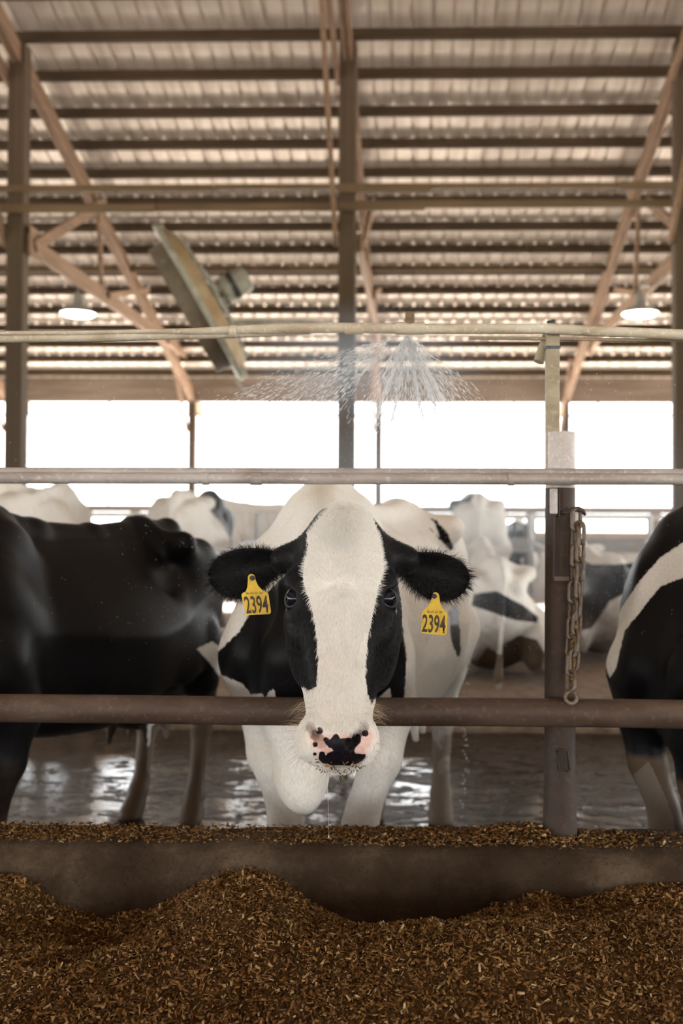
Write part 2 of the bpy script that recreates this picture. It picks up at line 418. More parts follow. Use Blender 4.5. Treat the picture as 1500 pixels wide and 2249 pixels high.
m = Mat('glowing_lamp_lens', 0.4); m.color((0.9, 0.95, 0.92))
m.b.inputs['Emission Color'].default_value = (0.93, 1.0, 0.95, 1); m.b.inputs['Emission Strength'].default_value = 6.0; M['lampglow'] = m.m
lamp(172, 688, 13.15, -4.47, 'glowing round barn lamp under the truss beside the hanging fan')
lamp(1406, 688, 12.75, 2.86, 'glowing round barn lamp under the truss behind the steel fence post')

# ------------------------------------------------------------------ hanging fan, seen nearly edge-on
FS = 10.3 / 7.1
fc = P(437, 668, 10.3)
fan = empty('barn_fan', fc); tag(fan, 'large dusty grey barn fan tilted down, hanging above the cow alley', 'fan')
a0, a1 = P(345, 512, 7.1), P(524, 842, 7.1)
ax_l = (a1 - a0) / np.linalg.norm(a1 - a0)
nrm = np.array([-ax_l[2], 0, ax_l[0]]);  nrm = -nrm if nrm[0] > 0 else nrm     # discharge side: left and down
ray_ = fc - CAM; ray_ /= np.linalg.norm(ray_); nrm = nrm - ray_ * (nrm @ ray_)
q = Matrix.Rotation(math.radians(-1.5), 3, Vector(ax_l)) @ Vector(nrm)
fan.scale = (FS, FS, FS)
fan.rotation_euler = q.to_track_quat('Z', 'Y').to_euler()
R = np.linalg.norm(a1 - a0) / 2
MB().lathe([(R, -0.02), (R, 0.015), (R * 0.9, 0.018), (R * 0.86, 0.018), (R * 0.86, -0.005), (R * 0.97, -0.02), (R, -0.02)], n=48).build('rim', M['fan'], fan, auto=40)
MB().lathe([(R * 0.80, 0.016), (R * 0.78, 0.13), (R * 0.73, 0.13), (R * 0.75, 0.0), (R * 0.80, 0.016)], n=48).build('drum', M['fan_drum'], fan, auto=40)
MB().lathe([(R * 0.95, -0.02), (R * 0.80, -0.10), (R * 0.79, -0.10), (R * 0.9, -0.005)], n=48).build('inlet_cone', M['fan_rust'], fan, auto=40)
for r_ in (0.28, 0.45, 0.62, 0.78):
    MB().torus((0, 0, -0.11 - 0.05 * (1 - r_)), R * r_, 0.006, n=40, k=6).build('guard_ring', M['fan'], fan, smooth=True)
for k in range(8):
    a = k * math.pi / 4
    MB().tube([(R * 0.12 * math.cos(a), R * 0.12 * math.sin(a), -0.17), (R * 0.80 * math.cos(a), R * 0.80 * math.sin(a), -0.10)], 0.008, 6).build('guard_spoke', M['fan'], fan)
for k in range(6):
    a = k * math.pi / 3 + 0.3; v = []
    for rr, tw, wd in ((0.12, 0.9, 0.10), (0.45, 0.6, 0.15), (0.77, 0.4, 0.16)):
        for s_ in (-1, 1):
            ca, sa = math.cos(a), math.sin(a); off = s_ * wd * math.cos(tw); dz = s_ * wd * math.sin(tw) * 0.6
            v.append((R * rr * ca - off * sa, R * rr * sa + off * ca, 0.04 + dz))
    v += [(x, y, z + 0.006) for x, y, z in v]
    MB().add(v, [(0, 1, 3, 2), (2, 3, 5, 4), (6, 8, 9, 7), (8, 10, 11, 9), (0, 2, 8, 6), (2, 4, 10, 8), (1, 7, 9, 3), (3, 9, 11, 5), (4, 5, 11, 10), (0, 6, 7, 1)]).build('blade', M['fan'], fan)
mt = MB().lathe([(0, -0.18), (0.085, -0.18), (0.10, -0.20), (0.10, -0.36), (0.085, -0.40), (0.03, -0.41), (0, -0.41)], n=24).build('motor', M['fan'], fan, auto=35)
MB().lathe([(0.103, -0.26), (0.106, -0.26), (0.106, -0.30), (0.103, -0.30)], n=24).build('motor_band', M['black_rubber'], mt)
for s_ in (-1, 1):
    MB().bar((s_ * 0.07, -R * 0.97, -0.03), (s_ * 0.07, R * 0.97, -0.03), 0.04, 0.05).build('motor_strut', M['fan'], fan)
    MB().tube([(s_ * 0.07, 0, -0.05), (s_ * 0.07, 0, -0.24)], 0.02, 8).build('motor_bracket', M['fan'], fan)
# arm that carries the fan from the middle post, cord and prop rod
arm = MB().tube([P(497, 716, 10.3), P(530, 711, 10.35), P(600, 709, 10.45), P(660, 710, 10.6), P(742, 716, 10.80)], 0.038, 10).build('mounting_arm', M['fan']); arm.parent = fan; arm.matrix_parent_inverse = Matrix.LocRotScale(fan.location, fan.rotation_euler, fan.scale).inverted()
for nm, pts, r_ in (('pull_cord', [P(497, 640, 10.3), P(500, 655, 10.28), P(513, 690, 10.3)], 0.012), ('prop_rod', [P(518, 836, 10.3), P(548, 868, 10.3)], 0.020)):
    o = MB().tube(pts, r_, 6).build(nm, M['fan'] if nm == 'prop_rod' else M['black_rubber']); o.parent = fan; o.matrix_parent_inverse = Matrix.LocRotScale(fan.location, fan.rotation_euler, fan.scale).inverted()

# ------------------------------------------------------------------ freestalls beyond the alley
bed = MB().box((2.2, 10.15, 0.10), (24, 6.9, 0.24), bev=0.05).build('stall_platform', M['sand']); tag(bed, 'raised brown bedding platform behind the alley where cows lie', 'platform')
bz = P(750, 1195, 13.8)[2]
o = MB().box((2.5, 13.8, bz), (24, 0.05, 0.20)).build('stall_board', M['greyboard']); tag(o, 'long grey board across the front of the stalls', 'board')
def divider(X, label):
    e = empty('stall_divider', (X, 7.9, 0.222)); tag(e, label, 'stall divider', 'stall dividers')
    MB().tube([(0, 2.4, 0.2), (0, 1.0, 0.22), (0, 0.25, 0.30), (0, 0.02, 0.45), (0, 0.0, 0.62), (0, 0.10, 0.80), (0, 0.5, 0.92), (0, 1.3, 0.98), (0, 2.4, 1.02)], 0.024, 8).build('loop', M['galv'], e, smooth=True)
    MB().tube([(0, 2.3, 0.0), (0, 2.3, 1.3)], 0.03, 8).build('upright', M['galv'], e)
for X in (-6.4, -5.3, -4.2, -2.85, -1.66, -0.3, 1.14, 2.35, 3.6):
    divider(X, {-4.2: 'bent grey pipe stall divider beside the tan and white cow', -2.85: 'bent grey pipe stall divider between the tan and the grey-patched cow', -1.66: 'bent grey pipe stall divider beside the grey-patched cow', -0.3: 'bent grey pipe stall divider behind the white-faced cow', 1.14: 'bent grey pipe stall divider between the two lying cows', 2.35: 'bent grey pipe stall divider past the cow lying beyond the chain'}.get(X, 'bent grey pipe stall divider at the far end of the row'))
# posts that carry the grey board
for X in (-5.5, -2.0, 1.5, 5.0):
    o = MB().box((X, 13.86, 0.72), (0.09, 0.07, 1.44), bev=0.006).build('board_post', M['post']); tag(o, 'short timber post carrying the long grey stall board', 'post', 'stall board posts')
# ------------------------------------------------------------------ feed curb, rails and steel post
CY0, CY1, CZ = 2.58, 2.81, 0.53
def curb():
    nx = 300; prof = []
    for y, z in ((CY1, -0.0), (CY1, CZ - 0.03), (CY1 - 0.03, CZ), (2.70, CZ + 0.004), (CY0 + 0.05, CZ - 0.003), (CY0 + 0.018, CZ - 0.022), (CY0, CZ - 0.06), (CY0 - 0.004, CZ - 0.12), (CY0 - 0.006, CZ - 0.2), (CY0 - 0.006, CZ - 0.3), (CY0 - 0.006, 0.10)):
        prof.append((y, z))
    v = []; f = []; m = len(prof); xs = np.linspace(-2.6, 2.6, nx)
    ph = rng.uniform(0, 6, (8, 2))
    for i, x in enumerate(xs):
        for j, (y, z) in enumerate(prof):
            wv = sum(0.0035 / (k + 1) * math.sin(x * (3 + 5 * k) + ph[k, 0] + j * 0.9 * (k + 1)) for k in range(5))
            v.append((x, y + wv * (0 < j), z + wv * (1 < j < 7)))
    for i in range(nx - 1):
        for j in range(m - 1): f.append((i * m + j, i * m + j + 1, (i + 1) * m + j + 1, (i + 1) * m + j))
    f.append(tuple(range(m))); f.append(tuple((nx - 1) * m + j for j in range(m - 1, -1, -1)))
    o = MB().add(v, f).build('feed_curb', M['curb'], smooth=True); tag(o, 'low rough concrete curb between the feed and the cows', 'curb')
    return o
curb()
for sgn in (-1, 1):
    o = MB().box((sgn * 9.6, (CY0 + CY1) / 2, CZ / 2), (14.0, CY1 - CY0, CZ), bev=0.02).build('feed_curb', M['curb']); tag(o, 'end stretch of the concrete feed curb beyond the neighbouring cows', 'curb', 'curb ends')

PX = P(1230, 1300, 2.72)[0]; PYY = 2.72
post = empty('fence_post', (PX, PYY, CZ)); tag(post, 'rusty brown round steel post standing on the curb', 'post')
zt = P(1222, 950, PYY)[2] - CZ
rp = 0.0425
zs_ = P(1222, 1072, PYY)[2] - CZ
MB().lathe([(0.0, -0.05), (rp + 0.004, -0.05), (rp + 0.004, 0.02), (rp, 0.12), (rp - 0.001, 0.4), (rp - 0.002, zs_), (0, zs_)], n=40).build('pipe', M['post_steel'], post, auto=50)
MB().lathe([(0, zs_), (rp - 0.002, zs_), (rp - 0.002, zt - 0.01), (rp - 0.002, zt), (rp - 0.007, zt), (rp - 0.007, zt - 0.10), (0, zt - 0.10)], n=40).build('sleeve', M['post_top'], post, auto=50)
sq = P(1213, 712, PYY)[2] - CZ
tb = MB(); tb.box((P(1213, 830, PYY)[0] - PX, 0.0, (sq + zt - 0.1) / 2), (0.036, 0.036, sq - zt + 0.1), bev=0.004)
sqo = tb.build('square_tube', M['square'], post, auto=40)
sx = P(1213, 830, PYY)[0] - PX
MB().box((sx, 0, P(1213, 765, PYY)[2] - CZ), (0.040, 0.040, 0.008), bev=0.001).build('cable_tie', M['tie'], sqo)
MB().lathe([(0, 0.012), (0.006, 0.012), (0.007, 0.006), (0.007, 0), (0.0, 0)], (sx + 0.002, 0, sq), n=6).build('bolt', M['black_rubber'], sqo)
MB().lathe([(0, 0.010), (0.006, 0.010), (0.007, 0.005), (0.007, 0), (0.0, 0)], (sx - 0.008, 0.005, sq), n=6).build('bolt', M['black_rubber'], sqo)
a = P(1205, 730, PYY + 0.045) - np.array([PX, PYY, CZ]); b = P(1183, 795, PYY + 0.03) - np.array([PX, PYY, CZ])
MB().tube([a, b], 0.015, 14).build('pipe_stub', M['square'], post, auto=40)
# fittings on the post
def pl(px, py, y): return P(px, py, y) - np.array([PX, PYY, CZ])
fy = PYY - rp
MB().box(pl(1216, 1101, fy - 0.006), (0.020, 0.014, 0.068), bev=0.003).build('latch_plate', M['zinc_white'], post)
MB().box(pl(1228, 1106, fy - 0.004), (0.004, 0.016, 0.072)).build('latch_rib', M['post_steel'], post)
mb = MB(); 
mb.bar(pl(1217.5, 1132, fy - 0.008), pl(1215, 1270, fy - 0.008), 0.003, 0.02, up=(0, 1, 0))
mb.bar(pl(1253, 1134, fy + 0.008), pl(1251, 1272, fy + 0.008), 0.004, 0.03, up=(0, 1, 0))
mb.box(pl(1234, 1202, fy + 0.005), (0.042, 0.004, 0.168))
mb.build('channel', M['post_steel'], post)
MB().box(pl(1233, 1271, fy - 0.010), (0.044, 0.018, 0.014), bev=0.003).build('weld_plate', M['lowrail'], post)
hk = [pl(1232, 1126, fy - 0.004), pl(1250, 1126, fy - 0.012), pl(1258, 1119, fy - 0.016), pl(1270, 1118, fy - 0.016), pl(1280, 1122, fy - 0.014), pl(1285, 1131, fy - 0.010)]
MB().tube(hk, [0.005, 0.006, 0.007, 0.0075, 0.006, 0.004], 10).build('hook', M['post_steel'], post, smooth=True)
# small bent wire loop low on the post
lp = [pl(1222, 1650, fy - 0.002), pl(1226, 1646, fy - 0.012), pl(1246, 1649, fy - 0.012), pl(1250, 1690, fy - 0.010), pl(1246, 1694, fy - 0.004), pl(1228, 1690, fy - 0.006), pl(1224, 1652, fy - 0.010)]
MB().tube(lp, 0.003, 8).build('wire_loop', M['post_steel'], post, smooth=True)
# more posts of the same fence out of the frame
for X in (PX - 3.05, PX + 3.05):
    e = empty('fence_post', (X, PYY, CZ)); tag(e, 'rusty steel fence post at the next bay of the feed fence', 'post', 'neighbouring fence posts')
    MB().lathe([(0.0, -0.05), (rp + 0.004, -0.05), (rp, 0.12), (rp - 0.002, zt), (0, zt)], n=24).build('pipe', M['post_steel'], e, auto=50)
    MB().box((sx, 0, (sq + zt - 0.02) / 2), (0.036, 0.036, sq - zt), bev=0.004).build('square_tube', M['square'], e)

def pipe(name, pts, r, mat, label, cat='rail', group=None, n=20):
    o = MB().tube(pts, r, n).build(name, M[mat], None, auto=45); tag(o, label, cat, group); return o
LY = PYY - rp - 0.0385
zl0, zl1 = P(0, 1556, LY), P(1500, 1568, LY)
def ext(p0, p1, x): t = (x - p0[0]) / (p1[0] - p0[0]); return p0 + (p1 - p0) * t
lowr = [ext(zl0, zl1, x) for x in np.linspace(-6, 6, 40)]
for p in lowr: p[2] += 0.0015 * math.sin(p[0] * 5)
pipe('lower_rail', lowr, 0.0375, 'lowrail', 'thick rusty brown pipe rail that the cow rests its head over')
TY = PYY - rp - 0.0165 - 0.022
t0, t1 = P(0, 1050, TY), P(1500, 1053, TY)
tr = pipe('upper_rail', [ext(t0, t1, x) for x in np.linspace(-6, 6, 30)], 0.0148, 'toprail', 'grey pipe rail running across the post just above the cow')
for px, w in ((452, 0.016), (563, 0.03), (1122, 0.016)):
    c = ext(t0, t1, P(px, 1050, TY)[0]); MB().tube([c - np.array([w / 2, 0, 0]), c + np.array([w / 2, 0, 0])], 0.0175, 20).build('coupling', M['toprail'], tr, auto=40)
b0, b1 = P(0, 1035, TY + 0.021), P(1500, 1038, TY + 0.021)
pipe('backing_rail', [ext(b0, b1, x) for x in np.linspace(-6, 6, 30)], 0.0105, 'toprail', 'thin brown-grey pipe lying right behind and above the grey upper rail')

# ------------------------------------------------------------------ sprinkler line
SY = PYY - 0.034
pts = [P(px, py, SY) for px, py in ((320, 728), (420, 728), (512, 725), (600, 722), (700, 720), (800, 720), (900, 722), (1000, 722), (1100, 722), (1200, 722), (1300, 727), (1400, 731), (1500, 735), (1640, 742), (1900, 752))]
sp = empty('sprinkler_line', (0, SY, 1.9)); tag(sp, 'cream scaled water pipe with a sprinkler nozzle above the cow', 'sprinkler')
off = np.array([0, SY, 1.9])
left = [P(px, py, SY + 0.012) for px, py in ((-700, 760), (-300, 750), (0, 743), (200, 741), (340, 737), (512, 733), (620, 728), (680, 724))]
MB().tube([p - off for p in left], 0.0125, 16).build('lower_pipe', M['waterpipe'], sp, auto=40)
up_ = [P(px, py, SY) for px, py in ((-700, 748), (-300, 741), (0, 732), (160, 731), (320, 728))]
MB().tube([p - off for p in up_ + pts[1:]], [0.006] * 5 + [0.009, 0.0115] + [0.0138] * (len(pts) - 3), 18).build('pipe', M['waterpipe'], sp, auto=40)
def sleeve(px0, px1, py, r, nm='coupling'):
    a = P(px0, py, SY) - off; b = P(px1, py, SY) - off
    return MB().tube([a, a + (b - a) * 0.05, b - (b - a) * 0.05, b], [r - 0.0015, r, r, r - 0.0015], 18).build(nm, M['waterpipe'], sp, auto=40)
sleeve(505, 520, 728, 0.0165); sleeve(757, 797, 722, 0.0158)
tee = sleeve(868, 933, 721, 0.0170, 'tee')
nz = P(900, 700, SY) - off
MB().lathe([(0.0145, -0.012), (0.0150, -0.004), (0.0150, 0.000), (0.0140, 0.004), (0.0130, 0.006), (0.0128, 0.014), (0.0115, 0.019), (0.007, 0.023), (0, 0.0245)], nz - np.array([0, 0, 0.004]), n=20).build('nozzle', M['nozzle'], tee, auto=35)
# thinner conduit under the pipe at the right
cn = [P(px, py, SY + 0.03) for px, py in ((1030, 742), (1200, 744), (1400, 747), (1500, 748), (1900, 754))]
pipe('conduit', cn, 0.0045, 'square', 'thin brown conduit under the water pipe beside the steel post', 'conduit', n=8)

# ------------------------------------------------------------------ chain
ch = empty('chain', P(1268, 1125, PYY - rp - 0.02)); tag(ch, 'dirty doubled steel chain hanging from the hook on the post', 'chain')
co = np.array(ch.location)
def link_mesh(L, Wd, r):
    pts = []
    for t in np.linspace(0, 2 * math.pi, 21)[:-1]:
        x = math.cos(t) * Wd / 2; z = math.sin(t) * Wd / 2 + (L / 2 - Wd / 2) * (1 if math.sin(t) > 0 else -1)
        pts.append((x, 0, z))
    pts.append(pts[0]); return MB().tube(pts, r, 8, False).mesh('link')
lm = link_mesh(0.060, 0.030, 0.0052); lm.materials.append(M['chain'])
lm.polygons.foreach_set('use_smooth', [True] * len(lm.polygons))
def strand(path, n, phase):
    path = [np.array(p) for p in path]; seg = [np.linalg.norm(path[i + 1] - path[i]) for i in range(len(path) - 1)]; cs = np.concatenate([[0], np.cumsum(seg)])
    for k in range(n):
        s_ = cs[-1] * (k + 0.5) / n; i = min(int(np.searchsorted(cs, s_) - 1), len(seg) - 1); i = max(i, 0)
        t = (s_ - cs[i]) / seg[i]; c = path[i] + (path[i + 1] - path[i]) * t; d = Vector(path[i + 1] - path[i]).normalized()
        o = link('link', lm, None, ch); o.location = c - co
        q = Vector((0, 0, -1)).rotation_difference(d)
        o.rotation_euler = (q.to_matrix() @ Matrix.Rotation((k + phase) % 2 * math.pi / 2 + 0.6 + rng.uniform(-0.3, 0.3), 3, 'Z')).to_euler()
        o.scale.z = cs[-1] / n / 0.0500
cy = PYY - rp - 0.024
strand([P(1266, 1122, cy + 0.006), P(1264, 1190, cy), P(1261, 1280, cy), P(1257, 1380, cy), P(1253, 1460, cy - 0.01), P(1254, 1515, LY - 0.032)], 10, 0)
strand([P(1273, 1150, cy - 0.003), P(1274, 1200, cy), P(1271, 1290, cy - 0.004), P(1266, 1370, cy - 0.005), P(1259, 1470, cy - 0.012)], 8, 1)
rg = P(1254, 1532, LY - 0.040) - co
MB().torus(rg, 0.0155, 0.0052, (0.15, -1, 0.35), 24, 8).build('ring', M['chain'], ch, smooth=True)
# dried feed caked in the chain
cb = MB()
for k in range(160):
    t = rng.uniform(0, 1) ** 0.6; p = P(1266 - 13 * t + rng.normal(0, 3.2), 1320 + 180 * t, cy - 0.004 + rng.normal(0, 0.004)) - co
    s_ = rng.uniform(0.003, 0.007); cb.box(p, (s_, s_, s_ * rng.uniform(0.6, 1.8)), np.array(Matrix.Rotation(rng.uniform(0, 3), 3, Vector(rng.normal(size=3)))))

# ------------------------------------------------------------------ feed
m = Mat('chopped_silage', 0.8, 0, 0.25)
oi = m.noise(46, None, 2, 0.5); o2 = m.noise(150, None, 2, 0.5); o3 = m.noise(6, None, 3)
c = m.ramp(o2, [(0.25, (0.060, 0.030, 0.012)), (0.42, (0.16, 0.085, 0.033)), (0.58, (0.27, 0.16, 0.068)), (0.72, (0.42, 0.285, 0.14))])
m.color(m.mix(m.maprange(o3, 0.35, 0.7, 0, 0.45), c, (0.10, 0.055, 0.022))); M['feed'] = m.m
m = Mat('feed_base', 0.95, 0, 0.1); f_ = m.noise(90, None, 4)
m.color(m.ramp(f_, [(0.3, (0.028, 0.013, 0.004)), (0.7, (0.11, 0.055, 0.016))])).bump(f_, 0.8, 0.01); M['feedbase'] = m.m
cb.build('feed_crust', M['feed'], ch)['kind'] = 'stuff'

# heap outline against the curb, read off the photo
edge = np.array([(-400, 1930), (0, 1925), (60, 1938), (130, 1985), (230, 2015), (320, 1995), (400, 1965), (480, 1925), (540, 1910), (600, 1922), (700, 1985), (800, 2040), (880, 2030), (1000, 2020), (1090, 1985), (1180, 1965), (1250, 1985), (1330, 1965), (1420, 1955), (1500, 1950), (2000, 1965)], float)
ex = np.array([P(x, y, CY0 - 0.01)[0] for x, y in edge]); ez = np.array([P(x, y, CY0 - 0.01)[2] for x, y in edge])
def smooth_noise(x, y, sc, seed):
    r = np.random.default_rng(seed); g = r.uniform(-1, 1, (64, 64))
    u = x * sc + 31; w = y * sc + 31; i = np.floor(u).astype(int) % 63; j = np.floor(w).astype(int) % 63; a = u - np.floor(u); b = w - np.floor(w)
    a = a * a * (3 - 2 * a); b = b * b * (3 - 2 * b)
    return (g[i, j] * (1 - a) + g[i + 1, j] * a) * (1 - b) + (g[i, j + 1] * (1 - a) + g[i + 1, j + 1] * a) * b
def heap(x, y):
    d = CY0 - y                                            # distance from the curb
    ed = np.interp(x, ex, ez)
    mean = 0.40
    fall = np.exp(-(d / 0.16) ** 2)
    base = mean + 0.035 * np.sin(x * 3.1 + 1.0) * np.exp(-((d - 0.4) / 0.3) ** 2) - 0.25 * np.clip((d - 0.75) / 0.9, 0, 1) ** 1.5
    # hollow in front of the peak, ridge running to the camera
    base = base + 0.075 * np.exp(-((x + 0.40 + 0.25 * d) / 0.20) ** 2) * np.exp(-((d - 0.12) / 0.30) ** 2)
    base = base - 0.085 * np.exp(-((x + 0.80) / 0.22) ** 2 - ((d - 0.10) / 0.12) ** 2)
    base = base + 0.045 * np.exp(-((x - 0.25) / 0.4) ** 2 - ((d - 0.35) / 0.2) ** 2) + 0.03 * np.exp(-((x - 0.62) / 0.15) ** 2 - ((d - 0.2) / 0.2) ** 2)
    base = base + 0.045 * np.exp(-((x + 0.95) / 0.3) ** 2 - ((d - 0.42) / 0.16) ** 2)
    h = ed * fall + base * (1 - fall)
    return h + 0.012 * smooth_noise(x, y, 9, 3) + 0.006 * smooth_noise(x, y, 26, 4)
gx = np.linspace(-2.4, 2.4, 241); gy = np.linspace(0.75, CY0 - 0.008, 93)
GX, GY = np.meshgrid(gx, gy, indexing='ij'); GZ = np.maximum(heap(GX, GY), 0.125)
v = np.stack([GX, GY, GZ], -1).reshape(-1, 3); n_ = len(gy)
f = [(i * n_ + j, (i + 1) * n_ + j, (i + 1) * n_ + j + 1, i * n_ + j + 1) for i in range(len(gx) - 1) for j in range(n_ - 1)]
hp = MB().add(v, f).build('feed_heap', M['feedbase'], smooth=True); tag(hp, 'heap of chopped brown silage feed lying along the curb', 'feed', None, 'stuff')

def flakes(xs, ys, zs, name, parent, seed, smin=0.005, smax=0.02, tilt=0.6):
    r = np.random.default_rng(seed); N = len(xs)
    L = smin + (smax - smin) * r.beta(1.0, 4.5, N); Wd = np.minimum(L * r.uniform(0.18, 0.75, N), 0.0065); T = r.uniform(0.0006, 0.0016, N)
    az = r.uniform(0, 2 * np.pi, N); el = r.normal(0, tilt, N); ro = r.normal(0, 0.8, N)
    d = np.stack([np.cos(az) * np.cos(el), np.sin(az) * np.cos(el), np.sin(el)], 1)
    s_ = np.stack([-np.sin(az), np.cos(az), np.zeros(N)], 1); n = np.cross(d, s_)
    s2 = s_ * np.cos(ro)[:, None] + n * np.sin(ro)[:, None]; n2 = np.cross(d, s2)
    c = np.stack([xs, ys, zs], 1); V = []
    for a, b, e in ((-1, -1, 0), (1, -.6, 0), (1, .6, 0), (-1, 1, 0), (-1, -1, 1), (1, -.6, 1), (1, .6, 1), (-1, 1, 1)):
        V.append(c + d * (a * L / 2)[:, None] + s2 * (b * Wd / 2)[:, None] + n2 * (e * T)[:, None])
    V = np.stack(V, 1).reshape(-1, 3)
    q = np.array([(4, 5, 6, 7), (0, 1, 5, 4), (1, 2, 6, 5), (2, 3, 7, 6), (3, 0, 4, 7)])
    Fc = (np.arange(N)[:, None, None] * 8 + q).reshape(-1, 4)
    me = bpy.data.meshes.new(name); me.vertices.add(len(V)); me.vertices.foreach_set('co', V.ravel())
    me.loops.add(Fc.size); me.loops.foreach_set('vertex_index', Fc.ravel().astype(np.int32))
    me.polygons.add(len(Fc)); me.polygons.foreach_set('loop_start', np.arange(len(Fc), dtype=np.int32) * 4)
    me.update(calc_edges=True)
    shade = me.attributes.new('flake', 'FLOAT', 'POINT'); shade.data.foreach_set('value', np.repeat(r.uniform(0, 1, N), 8).astype(np.float32))
    o = link(name, me, M['flake'], parent); o['kind'] = 'stuff'; return o
m = Mat('silage_flake', 0.8, 0, 0.1); at = m.attr('flake'); o3 = m.noise(5, None, 3)
c = m.ramp(at, [(0.0, (0.035, 0.015, 0.004)), (0.3, (0.110, 0.050, 0.014)), (0.65, (0.225, 0.110, 0.033)), (0.9, (0.36, 0.205, 0.078)), (1.0, (0.60, 0.44, 0.24))])
m.color(m.mix(m.maprange(o3, 0.4, 0.7, 0, 0.5), c, m.mix(0.5, c, (0.11, 0.048, 0.010)))); M['flake'] = m.m
N = 95000
fx = rng.uniform(-1.35, 1.25, N); fyy = CY0 - 0.008 - (rng.uniform(0, 1, N) ** 1.15) * 1.0
flakes(fx, fyy, np.maximum(heap(fx, fyy), 0.125) + rng.uniform(-0.003, 0.006, N), 'silage_flakes', hp, 5, 0.0035, 0.030)
# thin litter of feed on top of the curb, piled up round the post
N = 26000
fx = rng.uniform(-1.4, 1.4, N); d_ = rng.beta(2.2, 2.0, N); fyy = CY0 + 0.03 + d_ * 0.185
pile = 0.034 * np.exp(-((fx - PX + 0.10) / 0.14) ** 2) + 0.010 * np.exp(-((fx + 0.15) / 0.25) ** 2) + 0.006 * smooth_noise(fx, fyy, 7, 9)
den = np.exp(-((fx - PX + 0.06) / 0.2) ** 2) * 1.0 + np.exp(-((fx + 0.15) / 0.3) ** 2) * 0.5 + np.exp(-((fx + 1.0) / 0.35) ** 2) * 0.35 + 0.07
keep = (rng.uniform(0, 1, N) < den) & (((fx - PX) ** 2 + (fyy - PYY) ** 2) > 0.056 ** 2)
fx, fyy, pile, d_ = fx[keep], fyy[keep], pile[keep], d_[keep]
lit = empty('feed_litter', (0, 2.7, CZ)); COL.objects.unlink(lit); bpy.data.objects.remove(lit)
o = flakes(fx, fyy, CZ + 0.003 + np.clip(pile, 0, 1) * rng.uniform(0, 1, len(fx)) * np.sin(np.pi * d_) , 'feed_litter', None, 6, 0.005, 0.022, 0.35)
tag(o, 'loose scattering of brown feed on top of the concrete curb', 'feed')
